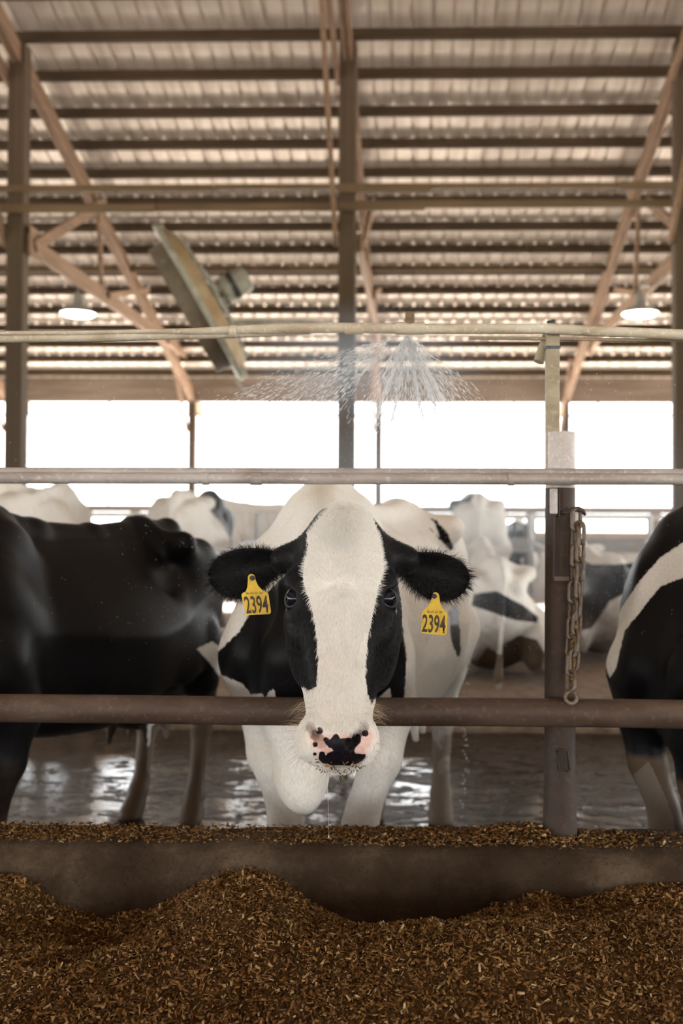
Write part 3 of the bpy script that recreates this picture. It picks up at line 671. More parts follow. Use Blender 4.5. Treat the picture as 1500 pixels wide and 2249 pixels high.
# ------------------------------------------------------------------ implicit-surface modelling of the cows
class Field:
    def __init__(s, xs, ys, zs):
        s.xs, s.ys, s.zs = (np.asarray(a, np.float32) for a in (xs, ys, zs))
        s.D = np.full((len(xs), len(ys), len(zs)), 0.3, np.float32)
    def block(s, lo, hi, pad):
        ix = [np.clip(np.searchsorted(a, (l - pad, h + pad)), 0, len(a)) for a, l, h in zip((s.xs, s.ys, s.zs), lo, hi)]
        sl = tuple(slice(i[0], i[1]) for i in ix)
        g = np.meshgrid(s.xs[sl[0]], s.ys[sl[1]], s.zs[sl[2]], indexing='ij')
        return sl, np.stack(g, -1)
    def union(s, sl, d, k):
        a = s.D[sl]
        if k <= 0: s.D[sl] = np.minimum(a, d); return
        h = np.maximum(k - np.abs(a - d), 0) / k
        s.D[sl] = np.minimum(a, d) - h * h * k * 0.25
    def cut(s, sl, d, k):
        a = s.D[sl]; b = -d
        h = np.maximum(k - np.abs(a - b), 0) / max(k, 1e-6)
        s.D[sl] = np.maximum(a, b) + h * h * k * 0.25
    def ell(s, c, r, R=None, k=0.04, cut=False):
        c = np.array(c, float); r = np.array(r, float); m = max(r)
        sl, p = s.block(c - m, c + m, k + 0.03)
        if p.size == 0: return
        q = p - c.astype(np.float32)
        if R is not None: q = q @ np.array(R, np.float32)
        k0 = np.linalg.norm(q / r, axis=-1); k1 = np.linalg.norm(q / (r * r), axis=-1) + 1e-9
        d = k0 * (k0 - 1) / k1
        (s.cut if cut else s.union)(sl, d, k)
    def cone(s, a, b, ra, rb, k=0.04, sx=1.0, cut=False):
        """tapered capsule; sx widens it sideways (x)"""
        a = np.array(a, float); b = np.array(b, float); m = max(ra, rb) * max(sx, 1)
        sl, p = s.block(np.minimum(a, b) - m, np.maximum(a, b) + m, k + 0.03)
        if p.size == 0: return
        sc = np.array([1 / sx, 1, 1], np.float32)
        q = (p - a.astype(np.float32)) * sc; ab = ((b - a) * sc).astype(np.float32)
        t = np.clip((q @ ab) / (ab @ ab), 0, 1)
        d = np.linalg.norm(q - t[..., None] * ab, axis=-1) - (ra + (rb - ra) * t)
        (s.cut if cut else s.union)(sl, d, k)
    def chain(s, pts, rs, k=0.03, sx=1.0):
        for i in range(len(pts) - 1): s.cone(pts[i], pts[i + 1], rs[i], rs[i + 1], k, sx)
    def loft(s, O, U, V, Wv, T, A, F, B, p=2.4, taper=0.3, k=0.04, ftaper=0.0):
        """generalised cylinder along U: half width A, front F and back B extents along Wv, given at T"""
        O, U, V, Wv = (np.array(q, float) for q in (O, U, V, Wv))
        pts = [O + U * t + V * a * sg + Wv * w for t, a, f, b in zip(T, A, F, B) for sg in (-1, 1) for w in (f, b)]
        sl, P_ = s.block(np.min(pts, 0), np.max(pts, 0), k + 0.03)
        if P_.size == 0: return
        q = P_ - O.astype(np.float32); t = q @ U.astype(np.float32); v = q @ V.astype(np.float32); w = q @ Wv.astype(np.float32)
        a = smooth_interp(t, T, A); f = smooth_interp(t, T, F); b = smooth_interp(t, T, B)
        h = np.maximum((f - b) / 2, 0.008); m = (f + b) / 2; a = np.maximum(a, 0.008)
        e = (w - m) / h
        aa = a * (1 - taper * np.clip(-e, 0, 1.2) - ftaper * np.clip(e, 0, 1.2))
        d = ((np.abs(v) / aa) ** p + np.abs(e) ** p) ** (1 / p)
        d = (d - 1) * np.minimum(aa, h)
        d = np.maximum(d, np.maximum(t - T[-1], T[0] - t))
        s.union(sl, d, k)
    def mesh(s):
        D = s.D; nx, ny, nz = D.shape; S = D < 0
        cnt = np.zeros((nx - 1, ny - 1, nz - 1), np.int8)
        for i in (0, 1):
            for j in (0, 1):
                for k in (0, 1): cnt += S[i:nx - 1 + i, j:ny - 1 + j, k:nz - 1 + k]
        act = np.argwhere((cnt > 0) & (cnt < 8))
        idx = np.full(cnt.shape, -1, np.int32); idx[tuple(act.T)] = np.arange(len(act))
        pos = np.zeros((len(act), 3)); num = np.zeros(len(act))
        cs = [(i, j, k) for i in (0, 1) for j in (0, 1) for k in (0, 1)]
        val = {c: D[act[:, 0] + c[0], act[:, 1] + c[1], act[:, 2] + c[2]] for c in cs}
        for c in cs:
            for ax in range(3):
                if c[ax]: continue
                e = list(c); e[ax] = 1; e = tuple(e); a, b = val[c], val[e]; x = (a < 0) != (b < 0)
                t = np.where(x, a / np.where(x, a - b, 1), 0)
                q = np.array(c, float)[None].repeat(len(act), 0); q[:, ax] += t
                pos[x] += q[x]; num[x] += 1
        pos = act + pos / num[:, None]
        V = np.stack([np.interp(pos[:, i], np.arange(len(a)), a) for i, a in enumerate((s.xs, s.ys, s.zs))], 1)
        Q = []
        for ax in range(3):
            a1, a2 = (ax + 1) % 3, (ax + 2) % 3
            n0 = [slice(None)] * 3; n1 = [slice(None)] * 3; n0[ax] = slice(0, -1); n1[ax] = slice(1, None)
            for q in (n0, n1): q[a1] = slice(1, -1); q[a2] = slice(1, -1)
            A, B = S[tuple(n0)], S[tuple(n1)]
            for flip, mk in ((0, A & ~B), (1, ~A & B)):
                e = np.argwhere(mk)
                if len(e) == 0: continue
                e[:, a1] += 1; e[:, a2] += 1
                def at(d1, d2):
                    w = e.copy(); w[:, a1] -= d1; w[:, a2] -= d2; return idx[tuple(w.T)]
                q = np.stack([at(0, 0), at(1, 0), at(1, 1), at(0, 1)], 1)
                Q.append(q[:, ::-1] if flip else q)
        return V, np.concatenate(Q)

def smooth_interp(t, T, A):
    """monotone cubic through the table"""
    T = np.array(T, float); A = np.array(A, float); n = len(T)
    d = np.diff(A) / np.diff(T); m_ = np.zeros(n); m_[1:-1] = np.where(d[:-1] * d[1:] > 0, 2 * d[:-1] * d[1:] / (d[:-1] + d[1:] + 1e-12), 0); m_[0], m_[-1] = d[0], d[-1]
    t = np.clip(t, T[0], T[-1]); i = np.clip(np.searchsorted(T, t) - 1, 0, n - 2); h = (T[1:] - T[:-1])[i]; u = (t - T[i]) / h
    return ((2 * u**3 - 3 * u**2 + 1) * A[i] + (u**3 - 2 * u**2 + u) * h * m_[i] + (-2 * u**3 + 3 * u**2) * A[i + 1] + (u**3 - u**2) * h * m_[i + 1]).astype(np.float32)

def make_mesh(name, V, Q):
    me = bpy.data.meshes.new(name); me.vertices.add(len(V)); me.vertices.foreach_set('co', np.asarray(V, np.float32).ravel())
    me.loops.add(Q.size); me.loops.foreach_set('vertex_index', Q.ravel().astype(np.int32))
    me.polygons.add(len(Q)); me.polygons.foreach_set('loop_start', np.arange(len(Q), dtype=np.int32) * 4)
    me.update(calc_edges=True); me.polygons.foreach_set('use_smooth', [True] * len(Q)); return me

def set_attr(me, name, val):
    a = me.attributes.get(name) or me.attributes.new(name, 'FLOAT', 'POINT'); a.data.foreach_set('value', np.asarray(val, np.float32))

def relax(V, Q, it=2, lam=0.5):
    n = len(V); E = np.concatenate([Q[:, [0, 1]], Q[:, [1, 2]], Q[:, [2, 3]], Q[:, [3, 0]]]); E = np.concatenate([E, E[:, ::-1]])
    deg = np.bincount(E[:, 0], minlength=n)[:, None]
    for _ in range(it):
        for l in (lam, -lam * 1.02):
            S = np.stack([np.bincount(E[:, 0], V[E[:, 1], i], n) for i in range(3)], 1)
            V = V + l * (S / np.maximum(deg, 1) - V)
    return V

def legs_front(f, z=0.0, kx=0.0):
    for sg in (-1, 1):
        f.ell((sg * 0.185, -0.07, 1.06), (0.080, 0.17, 0.27), Matrix.Rotation(0.25, 3, 'X'), 0.10)
        f.ell((sg * 0.195, -0.24, 0.98), (0.06, 0.09, 0.12), None, 0.08)
        f.cone((sg * 0.20, -0.14, 0.95), (sg * 0.205, -0.02, 0.78), 0.115, 0.088, 0.08)
        f.chain([(sg * 0.215, -0.03, 0.80), (sg * 0.19, -0.045, 0.62), (sg * 0.135, -0.045, 0.46), (sg * 0.125, -0.05, 0.405), (sg * 0.123, -0.035, 0.34), (sg * 0.122, -0.035, 0.17), (sg * 0.124, -0.05, 0.115), (sg * 0.126, -0.075, 0.06)],
                [0.085, 0.066, 0.053, 0.056, 0.042, 0.036, 0.045, 0.048], 0.025)
        f.cone((sg * 0.126, -0.07, 0.05), (sg * 0.128, -0.10, 0.012), 0.052, 0.055, 0.02, 1.05)

def legs_hind(f):
    for sg in (-1, 1):
        f.ell((sg * 0.19, 1.40, 1.08), (0.105, 0.21, 0.30), Matrix.Rotation(-0.2, 3, 'X'), 0.10)
        f.ell((sg * 0.235, 1.19, 0.88), (0.085, 0.14, 0.17), None, 0.09)
        f.chain([(sg * 0.205, 1.32, 0.90), (sg * 0.175, 1.47, 0.70), (sg * 0.155, 1.565, 0.53), (sg * 0.15, 1.545, 0.44), (sg * 0.152, 1.49, 0.18), (sg * 0.156, 1.465, 0.12), (sg * 0.16, 1.43, 0.06)],
                [0.15, 0.092, 0.056, 0.050, 0.037, 0.046, 0.049], 0.03)
        f.cone((sg * 0.155, 1.59, 0.555), (sg * 0.165, 1.545, 0.78), 0.034, 0.045, 0.04)
        f.cone((sg * 0.16, 1.44, 0.05), (sg * 0.165, 1.40, 0.012), 0.053, 0.056, 0.02, 1.05)

def trunk(f, zo=0.0, ribs=True):
    T = [-0.40, -0.33, -0.20, 0.0, 0.20, 0.45, 0.75, 1.00, 1.20, 1.40, 1.56, 1.66]
    A = [0.03, 0.15, 0.215, 0.23, 0.265, 0.335, 0.37, 0.35, 0.29, 0.245, 0.19, 0.06]
    top = [1.08, 1.20, 1.35, 1.455, 1.44, 1.415, 1.415, 1.43, 1.44, 1.425, 1.37, 1.28]
    bot = [0.86, 0.74, 0.69, 0.67, 0.645, 0.60, 0.575, 0.61, 0.72, 0.85, 0.96, 1.08]
    f.loft((0, 0, zo), (0, 1, 0), (1, 0, 0), (0, 0, 1), T, A, top, bot, 2.15, 0.02, 0.05, 0.52)
    f.chain([(0, -0.10, zo + 1.43), (0, 0.02, zo + 1.475), (0, 0.35, zo + 1.42), (0, 0.75, zo + 1.405), (0, 1.15, zo + 1.425), (0, 1.45, zo + 1.425), (0, 1.62, zo + 1.36)], [0.035, 0.04, 0.03, 0.028, 0.035, 0.04, 0.035], 0.07)
    for sg in (-1, 1):
        f.cone((sg * 0.05, 1.16, zo + 1.41), (sg * 0.245, 1.15, zo + 1.365), 0.035, 0.036, 0.10)      # hook bones
        f.cone((sg * 0.24, 1.15, zo + 1.36), (sg * 0.12, 1.60, zo + 1.28), 0.035, 0.035, 0.11)        # to the pins
        f.ell((sg * 0.105, 0.03, zo + 1.33), (0.06, 0.15, 0.13), None, 0.09)                        # shoulder blade
        for r_ in range(6 if ribs else 0):
            y = 0.30 + r_ * 0.105
            f.chain([(sg * 0.15, y, zo + 1.31), (sg * (0.235 + 0.045 * r_ / 3 if r_ < 3 else 0.28), y + 0.05, zo + 1.12), (sg * 0.29, y + 0.09, zo + 0.9)], [0.008, 0.010, 0.008], 0.065)
        f.ell((sg * 0.27, 1.02, zo + 1.24), (0.05, 0.09, 0.09), None, 0.07, cut=True)                # hollow of the flank

def tail(f, zo=0.0):
    f.chain([(0, 1.60, zo + 1.40), (0, 1.70, zo + 1.30), (0.01, 1.73, zo + 1.0), (0.02, 1.71, zo + 0.75)], [0.03, 0.028, 0.02, 0.016], 0.02)
    f.chain([(0.02, 1.71, zo + 0.75), (0.03, 1.71, zo + 0.60), (0.03, 1.72, zo + 0.45)], [0.02, 0.032, 0.012], 0.02)

def udder(f):
    f.ell((0, 1.20, 0.66), (0.19, 0.25, 0.17), None, 0.06)
    for sg in (-1, 1):
        for y in (1.10, 1.28): f.cone((sg * 0.09, y, 0.52), (sg * 0.10, y, 0.445), 0.024, 0.015, 0.02)

def head(f, O, U, V, Wv, fine=True, ears=False, hw=None, eyes=True):
    O, U, V, Wv = (np.array(q, float) for q in (O, U, V, Wv))
    T = [-0.035, 0.0, 0.05, 0.12, 0.20, 0.28, 0.36, 0.43, 0.475, 0.515, 0.548, 0.572, 0.592]
    A = [0.012, 0.060, 0.097, 0.119, 0.127, 0.116, 0.100, 0.081, 0.0735, 0.079, 0.0835, 0.076, 0.042] if hw is None else hw
    Fr = [-0.03, 0.022, 0.046, 0.060, 0.064, 0.061, 0.055, 0.047, 0.043, 0.046, 0.043, 0.026, -0.012]
    Bk = [-0.06, -0.11, -0.15, -0.19, -0.225, -0.225, -0.19, -0.15, -0.128, -0.115, -0.105, -0.095, -0.075]
    f.loft(O, U, V, Wv, T, A, Fr, Bk, 2.7, 0.38, 0.05)
    L = lambda t, v, w: O + U * t + V * v + Wv * w
    Rh = np.stack([V, U, Wv], 1)
    for sg in (-1, 1):
        f.ell(L(0.178, sg * 0.098, 0.034), (0.034, 0.040, 0.022), Rh, 0.03)         # brow
        f.ell(L(0.262, sg * 0.098, 0.012), (0.028, 0.055, 0.022), Rh, 0.04)         # cheek bone
        f.ell(L(0.27, sg * 0.085, -0.12), (0.045, 0.12, 0.10), Rh, 0.06)            # jaw muscle
        f.ell(L(0.538, sg * 0.058, 0.016), (0.030, 0.042, 0.030), Rh, 0.03)         # nostril wing
        f.cone(L(0.07, sg * 0.085, -0.055), L(0.085, sg * 0.150, -0.075), 0.042, 0.034, 0.035)  # ear root
    f.ell(L(0.560, 0, -0.088), (0.050, 0.036, 0.038), Rh, 0.02)                     # chin
    f.ell(L(0.025, 0, -0.01), (0.05, 0.05, 0.04), Rh, 0.07)                          # poll
    f.ell(L(0.30, 0, 0.075), (0.030, 0.12, 0.014), Rh, 0.05, cut=True)               # slight dish of the face
    if fine:
        for sg in (-1, 1):
            f.ell(L(0.214, sg * 0.116, 0.022), (0.027, 0.027, 0.026), Rh, 0.008, cut=True)   # eye socket
            a = math.radians(32) * sg
            d = V * math.cos(0.75) * sg + U * math.sin(0.75)
            f.cone(L(0.514, sg * 0.058, 0.034), L(0.552, sg * 0.032, 0.041), 0.0140, 0.0115, 0.004, cut=True)  # nostril
            f.cone(L(0.535, sg * 0.044, 0.034), L(0.520, sg * 0.050, 0.004), 0.0100, 0.0070, 0.004, cut=True)
            f.cone(L(0.578, 0, -0.040), L(0.548, sg * 0.075, -0.050), 0.006, 0.005, 0.010, cut=True)   # mouth line
            f.cone(L(0.548, sg * 0.075, -0.050), L(0.50, sg * 0.084, -0.062), 0.005, 0.004, 0.010, cut=True)

# hero pose -----------------------------------------------------------------
HX, HY, HYAW = -0.30, 3.30, math.radians(-10)
BW = Matrix.Translation((HX, HY, 0)) @ Matrix.Rotation(HYAW, 4, 'Z'); BWi = BW.inverted()
def to_l(p): return np.array(BWi @ Vector(p))
def dir_l(d): return np.array(BWi.to_3x3() @ Vector(d))
AL = math.radians(21)
U_w = np.array([0.006, -math.sin(AL), -math.cos(AL)]); U_w /= np.linalg.norm(U_w)
V_w = np.array([1.0, 0.0, 0.006]); V_w -= U_w * (V_w @ U_w); V_w /= np.linalg.norm(V_w)
W_w = np.cross(V_w, U_w); W_w = -W_w if W_w[1] > 0 else W_w
O_w = P(755, 1135, 2.42)
Hd = dict(O=to_l(O_w), U=dir_l(U_w), V=dir_l(V_w), Wv=dir_l(W_w))

def rect(lo, hi, flo, fhi, c, fstep):
    a = list(np.arange(lo, flo, c)); b = list(np.arange(flo, fhi, fstep)); d = list(np.arange(fhi, hi, c)); return np.array(a + b + d)
def hero_cow(fine=True, dx=0.0):
    o = Hd['O']; Hd_ = dict(Hd); Hd_['O'] = o + np.array([dx, 0.06 * (dx != 0), 0])
    f = Field(np.arange(-0.6, 0.75, 0.013), np.arange(-1.3, 1.8, 0.013), np.arange(-0.02, 1.56, 0.013)) if not fine else Field(rect(-0.50, 0.50, o[0] - 0.24, o[0] + 0.26, 0.012, 0.0055), rect(-1.30, 1.80, -1.30, -0.62, 0.014, 0.0055), rect(-0.02, 1.56, 0.80, 1.44, 0.012, 0.0055))
    trunk(f, 0.0, fine); legs_front(f); legs_hind(f); udder(f); tail(f)
    # neck
    hb = Hd_['O'] + Hd['U'] * 0.10 - Hd['Wv'] * 0.13
    nb = np.array([0, -0.08, 1.20]); d = hb - nb; L = np.linalg.norm(d); d /= L
    v = np.cross(d, (0, 0, 1)); v /= np.linalg.norm(v); v = v if v[0] > 0 else -v; w = np.cross(v, d); w = w if w[2] > 0 else -w
    f.loft(nb, d, v, w, [-0.15, 0.05, 0.25, 0.5, L - 0.1, L + 0.05], [0.20, 0.185, 0.150, 0.118, 0.098, 0.06], [0.24, 0.235, 0.205, 0.165, 0.115, 0.06], [-0.34, -0.33, -0.27, -0.21, -0.165, -0.09], 2.2, 0.25, 0.09, 0.35)
    # brisket and dewlap
    f.chain([(0, -0.40, 0.98), (-0.015, -0.36, 0.80)], [0.10, 0.09], 0.10, 0.9)
    f.ell((0.02, -0.37, 0.71), (0.085, 0.070, 0.17), Matrix.Rotation(0.12, 3, 'Y'), 0.04)
    f.ell((0.045, -0.36, 0.60), (0.048, 0.050, 0.085), Matrix.Rotation(0.3, 3, 'Y'), 0.04)
    head(f, fine=fine, **Hd_)
    return f.mesh()
HV, HQ = hero_cow()
HV = relax(HV, HQ, 2, 0.45); HV[:, 2] = np.maximum(HV[:, 2], 0)

# ears: cupped leaf shells joined to the head mesh -------------------------
def ear(root, tip, width, up, cup_dir, cup=0.028, thick=0.009, twist=0.0):
    """grid over (along, across); front face hollow, back face bulging"""
    root, tip, up, cd_ = (np.array(q, float) for q in (root, tip, up, cup_dir)); ax = tip - root; L = np.linalg.norm(ax); ax /= L
    up = up - ax * (up @ ax); up /= np.linalg.norm(up); n = np.cross(ax, up); n = n if n @ cd_ > 0 else -n
    na, nc = 26, 18; A = np.linspace(0, 1, na); B = np.linspace(-1, 1, nc)
    prof = smooth_interp(A, [0, 0.12, 0.35, 0.6, 0.82, 0.94, 1.0], [0.34, 0.44, 0.82, 1.0, 0.84, 0.52, 0.10])
    out = []
    for side in (0, 1):
        for i, a in enumerate(A):
            hw_ = width / 2 * prof[i]
            for b in B:
                c = cup * (1 - (1 - abs(b) ** 2.0)) * (1.25 - a * 0.6) if a > 0.1 else cup * abs(b) ** 2 * 1.2
                th = thick * (1 - abs(b) ** 3) * (1 - 0.4 * a) + 0.0015 + 0.022 * max(0, 0.25 - a)
                pnt = root + ax * (a * L) + up * (b * hw_) + n * (c - (th if side else 0)) + up * (-0.016 * math.sin(a * 2.6)) 
                out.append(pnt)
    V = np.array(out); q = []
    m = na * nc
    for i in range(na - 1):
        for j in range(nc - 1):
            a_, b_, c_, d_ = i * nc + j, (i + 1) * nc + j, (i + 1) * nc + j + 1, i * nc + j + 1
            q.append((a_, b_, c_, d_)); q.append((m + a_, m + d_, m + c_, m + b_))
        for j in (0, nc - 1):
            a_, b_ = i * nc + j, (i + 1) * nc + j; q.append((a_, m + a_, m + b_, b_) if j == 0 else (a_, b_, m + b_, m + a_))
    i = na - 1
    for j in range(nc - 1): q.append((i * nc + j, m + i * nc + j, m + i * nc + j + 1, i * nc + j + 1))
    Q = np.array(q)
    # orientation: front faces along +n
    e = V[Q[0]]; nn = np.cross(e[1] - e[0], e[2] - e[0])
    if nn @ n < 0: Q = Q[:, ::-1]
    return V, Q
EY = 2.47
ear_w = [dict(root=P(640, 1228, EY), tip=P(461, 1262, EY + 0.02), width=0.124, up=(0, 0.15, 1), cup_dir=(0.15, -1, -0.15)),
         dict(root=P(862, 1234, EY), tip=P(1030, 1272, EY + 0.02), width=0.120, up=(0.12, 0.2, 1), cup_dir=(-0.15, -1, -0.2))]
EARS = []
for e in ear_w:
    V_, Q_ = ear(**e); EARS.append((V_, Q_))
W2L = np.array(BWi)
def wl(V): return V @ W2L[:3, :3].T + W2L[:3, 3]
L2W = np.array(BW)
def lw(V): return V @ L2W[:3, :3].T + L2W[:3, 3]
n0 = len(HV); V_all = [HV]; Q_all = [HQ]; nn = n0
for V_, Q_ in EARS:
    V_all.append(wl(V_)); Q_all.append(Q_ + nn); nn += len(V_)
CV = np.concatenate(V_all); CQ = np.concatenate(Q_all)
IS_EAR = np.arange(len(CV)) >= n0

# ------------------------------------------------------------------ coat patterns
def sd_poly(p, poly):
    """signed distance in pixels, positive inside"""
    poly = np.array(poly, float); d = np.full(len(p), 1e9); ins = np.zeros(len(p), bool); n = len(poly)
    for i in range(n):
        a, b = poly[i], poly[(i + 1) % n]; e = b - a; w = p - a
        t = np.clip((w @ e) / (e @ e + 1e-9), 0, 1); d = np.minimum(d, np.linalg.norm(w - t[:, None] * e, axis=1))
        c = ((a[1] <= p[:, 1]) & (b[1] > p[:, 1])) | ((b[1] <= p[:, 1]) & (a[1] > p[:, 1]))
        xi = a[0] + (p[:, 1] - a[1]) / (b[1] - a[1] + 1e-12) * e[0]; ins ^= c & (p[:, 0] < xi)
    return np.where(ins, d, -d)
Z = lambda pts: [(400 + x / 2.143, 1050 + y / 2.143) for x, y in pts]
Zn = lambda pts: [(640 + x / 6.818, 1540 + y / 6.818) for x, y in pts]
def hero_coat(V):
    Wd = lw(V); px = project(Wd); h = (V - Hd['O']); t = h @ Hd['U']; w = h @ Hd['Wv']
    is_head = ((Wd[:, 1] < 2.60) & (t > -0.05) & (w > -0.20 + 0.0 * t)) | (Wd[:, 1] < 2.44)
    white = Z([(700, 60), (690, 140), (620, 220), (590, 262), (592, 330), (575, 400), (568, 480), (592, 560), (612, 620), (626, 690), (636, 770), (641, 900), (636, 975), (600, 1002), (566, 975), (555, 985), (500, 1100), (500, 1500), (1000, 1500), (1000, 1100), (905, 1030), (892, 1062), (872, 1010), (863, 940), (866, 830), (880, 720), (896, 640), (915, 560), (930, 500), (951, 430), (946, 360), (935, 290), (905, 215), (860, 60)])
    bl_head = -sd_poly(px, white)
    chest = [(700, 1200), (640, 1250), (560, 1325), (527, 1385), (470, 1440), (480, 1480), (530, 1500), (552, 1525), (575, 1522), (580, 1535), (600, 1510), (612, 1545), (640, 1565), (700, 1575), (800, 1570), (840, 1525), (857, 1512), (862, 1545), (887, 1535), (893, 1450), (886, 1380), (868, 1330), (860, 1240), (840, 1200)]
    b1 = sd_poly(px, chest)
    b2 = sd_poly(px, [(945, 1138), (958, 1143), (985, 1173), (998, 1206), (988, 1208), (970, 1188), (948, 1166), (943, 1160), (965, 1180), (955, 1150)])
    b3 = sd_poly(px, [(998, 1328), (1006, 1340), (1012, 1400), (1011, 1440), (1004, 1442), (992, 1410), (985, 1345)])
    front = Wd[:, 1] < 3.55
    body = np.where(front, b1, np.maximum(np.where(V[:, 0] > 0.05, b2, -60), np.where(V[:, 0] > 0.05, b3, -60)))
    coat = np.where(is_head, bl_head, body)
    coat[IS_EAR] = 60
    nose = np.full(len(V), -60.0)
    blk = Zn([(460, 560), (520, 530), (575, 580), (620, 520), (650, 490), (700, 495), (725, 560), (800, 555), (870, 545), (910, 555), (915, 500), (960, 475), (1010, 490), (1045, 550), (1040, 620), (960, 690), (945, 740), (945, 780), (1000, 790), (1110, 790), (1115, 830), (1060, 890), (1000, 930), (880, 965), (640, 965), (460, 930), (410, 870), (410, 780), (450, 740), (500, 770), (510, 810), (560, 770), (640, 740), (590, 700), (560, 700), (500, 620)])
    def spot(x, y, r): return r / 6.818 - np.linalg.norm(px - np.array(Zn([(x, y)])[0]), axis=1)
    nb = np.maximum.reduce([sd_poly(px, blk), spot(420, 440, 55), spot(1105, 480, 52), spot(355, 650, 40), spot(350, 790, 28)])
    nose = np.where(is_head & (w > -0.06), nb, -60)
    pk = sd_poly(px, Zn([(290, 380), (380, 400), (470, 470), (640, 470), (900, 470), (1050, 440), (1180, 390), (1230, 430), (1250, 540), (1200, 700), (1130, 830), (1000, 960), (500, 960), (380, 830), (300, 700), (250, 540)]))
    pink = np.where(is_head & (w > -0.06), pk, -60)
    return coat / 900, nose / 900, pink / 900

m = Mat('holstein_coat', 0.55, 0, 0.11)
at = m.attr('coat'); hair = m.noise(260, m.mapped((1, 1, 0.25)), 3, 0.6); fr = m.noise(75, m.mapped((1, 1, 0.6)), 4, 0.7); mid = m.noise(9, None, 4)
edge_ = m.math('ADD', at, m.math('MULTIPLY', m.math('SUBTRACT', fr, 0.5), 0.014))
blackm = m.maprange(edge_, -0.0012, 0.0012)
big = m.noise(3.2, None, 4, 0.6)
white_c = m.ramp(hair, [(0.25, (0.68, 0.62, 0.54)), (0.6, (0.86, 0.815, 0.75)), (0.8, (0.92, 0.885, 0.835))])
white_c = m.mix(m.maprange(big, 0.54, 0.76, 0, 0.5), white_c, (0.60, 0.46, 0.30))
z_ = m.n.new('ShaderNodeSeparateXYZ'); m.lk(m.co('Object'), z_.inputs[0])
mud = m.math('MULTIPLY', m.maprange(m.math('ADD', z_.outputs[2], m.math('MULTIPLY', m.math('SUBTRACT', mid, 0.5), 0.5)), 0.62, 0.12), 0.85, clamp=True)
black_c = m.ramp(hair, [(0.3, (0.0035, 0.0032, 0.0034)), (0.75, (0.012, 0.011, 0.011))])
coat_c = m.mix(blackm, white_c, black_c)
mud = m.math('MAXIMUM', mud, m.maprange(m.math('MULTIPLY', m.attr('mud'), m.math('ADD', 0.45, m.math('MULTIPLY', mid, 1.1))), 0.30, 0.55, 0.0, 0.9))
coat_c = m.mix(mud, coat_c, (0.105, 0.068, 0.042))
pk = m.math('ADD', m.attr('pink'), m.math('MULTIPLY', m.math('SUBTRACT', fr, 0.5), 0.03)); pinkm = m.maprange(pk, -0.006, 0.012)
pink_c = m.ramp(m.noise(120, None, 3), [(0.3, (0.60, 0.36, 0.29)), (0.6, (0.72, 0.50, 0.44)), (0.8, (0.70, 0.55, 0.45))])
coat_c = m.mix(pinkm, coat_c, pink_c)
nz_ = m.math('ADD', m.attr('nose'), m.math('MULTIPLY', m.math('SUBTRACT', m.noise(160, None, 2), 0.5), 0.004)); nosem = m.maprange(nz_, -0.001, 0.001)
vor = m.voronoi(330)
nose_c = m.ramp(vor, [(0.0, (0.025, 0.020, 0.024)), (0.6, (0.008, 0.006, 0.008))])
coat_c = m.mix(nosem, coat_c, nose_c); m.color(coat_c)
rr = m.mix(pinkm, m.mix(blackm, 0.75, 0.42), 0.36); rr = m.mix(nosem, rr, 0.30)
m.rough(rr)
hb_ = m.math('ADD', m.math('MULTIPLY', hair, 0.6), m.math('MULTIPLY', m.math('MULTIPLY', m.maprange(vor, 0.5, 0.0), nosem), 0.8))
m.bump(hb_, 0.30, 0.004)
m.b.inputs['Sheen Weight'].default_value = 0.0; m.b.inputs['Sheen Roughness'].default_value = 0.4
M['coat'] = m.m

def cow_object(name, V, Q, mw, coat, nose, pink, label, group=None):
    me = make_mesh(name, V, Q); me.materials.append(M['coat'])
    set_attr(me, 'coat', coat); set_attr(me, 'nose', nose); set_attr(me, 'pink', pink)
    o = link(name, me); o.matrix_world = mw; tag(o, label, 'cow', group); return o

c_, n_, p_ = hero_coat(CV)
hind_mud = lambda V, hi: np.where(V[:, 1] > 1.15, np.clip((hi - V[:, 2]) / 0.25, 0, 1), 0.0)
hero = cow_object('cow', CV, CQ, BW, c_, n_, p_, 'black and white cow with a white blaze and yellow ear tags, head over the rail')

set_attr(hero.data, 'mud', hind_mud(CV, 0.60) * 0.6)
# eyes
m = Mat('cow_eye', 0.06, 0, 0.3)
d_ = m.n.new('ShaderNodeTexCoord'); sx_ = m.n.new('ShaderNodeSeparateXYZ'); m.lk(d_.outputs['Object'], sx_.inputs[0])
m.color(m.ramp(m.maprange(sx_.outputs[2], 0.2, 1.0), [(0.0, (0.50, 0.36, 0.32)), (0.14, (0.40, 0.27, 0.23)), (0.21, (0.02, 0.012, 0.01)), (0.35, (0.006, 0.006, 0.010))]))
M['eye'] = m.m
def sphere_mesh(name, n=24, k=16):
    return MB().lathe([(math.sin(a), -math.cos(a)) for a in np.linspace(0.001, math.pi - 0.001, k)], n=n).mesh(name)
em = sphere_mesh('eye'); em.materials.append(M['eye']); em.polygons.foreach_set('use_smooth', [True] * len(em.polygons))
lidm = Mat('dark_eyelid', 0.5, 0, 0.4); lidm.color((0.014, 0.012, 0.012)); M['lid'] = lidm.m
EYE = []
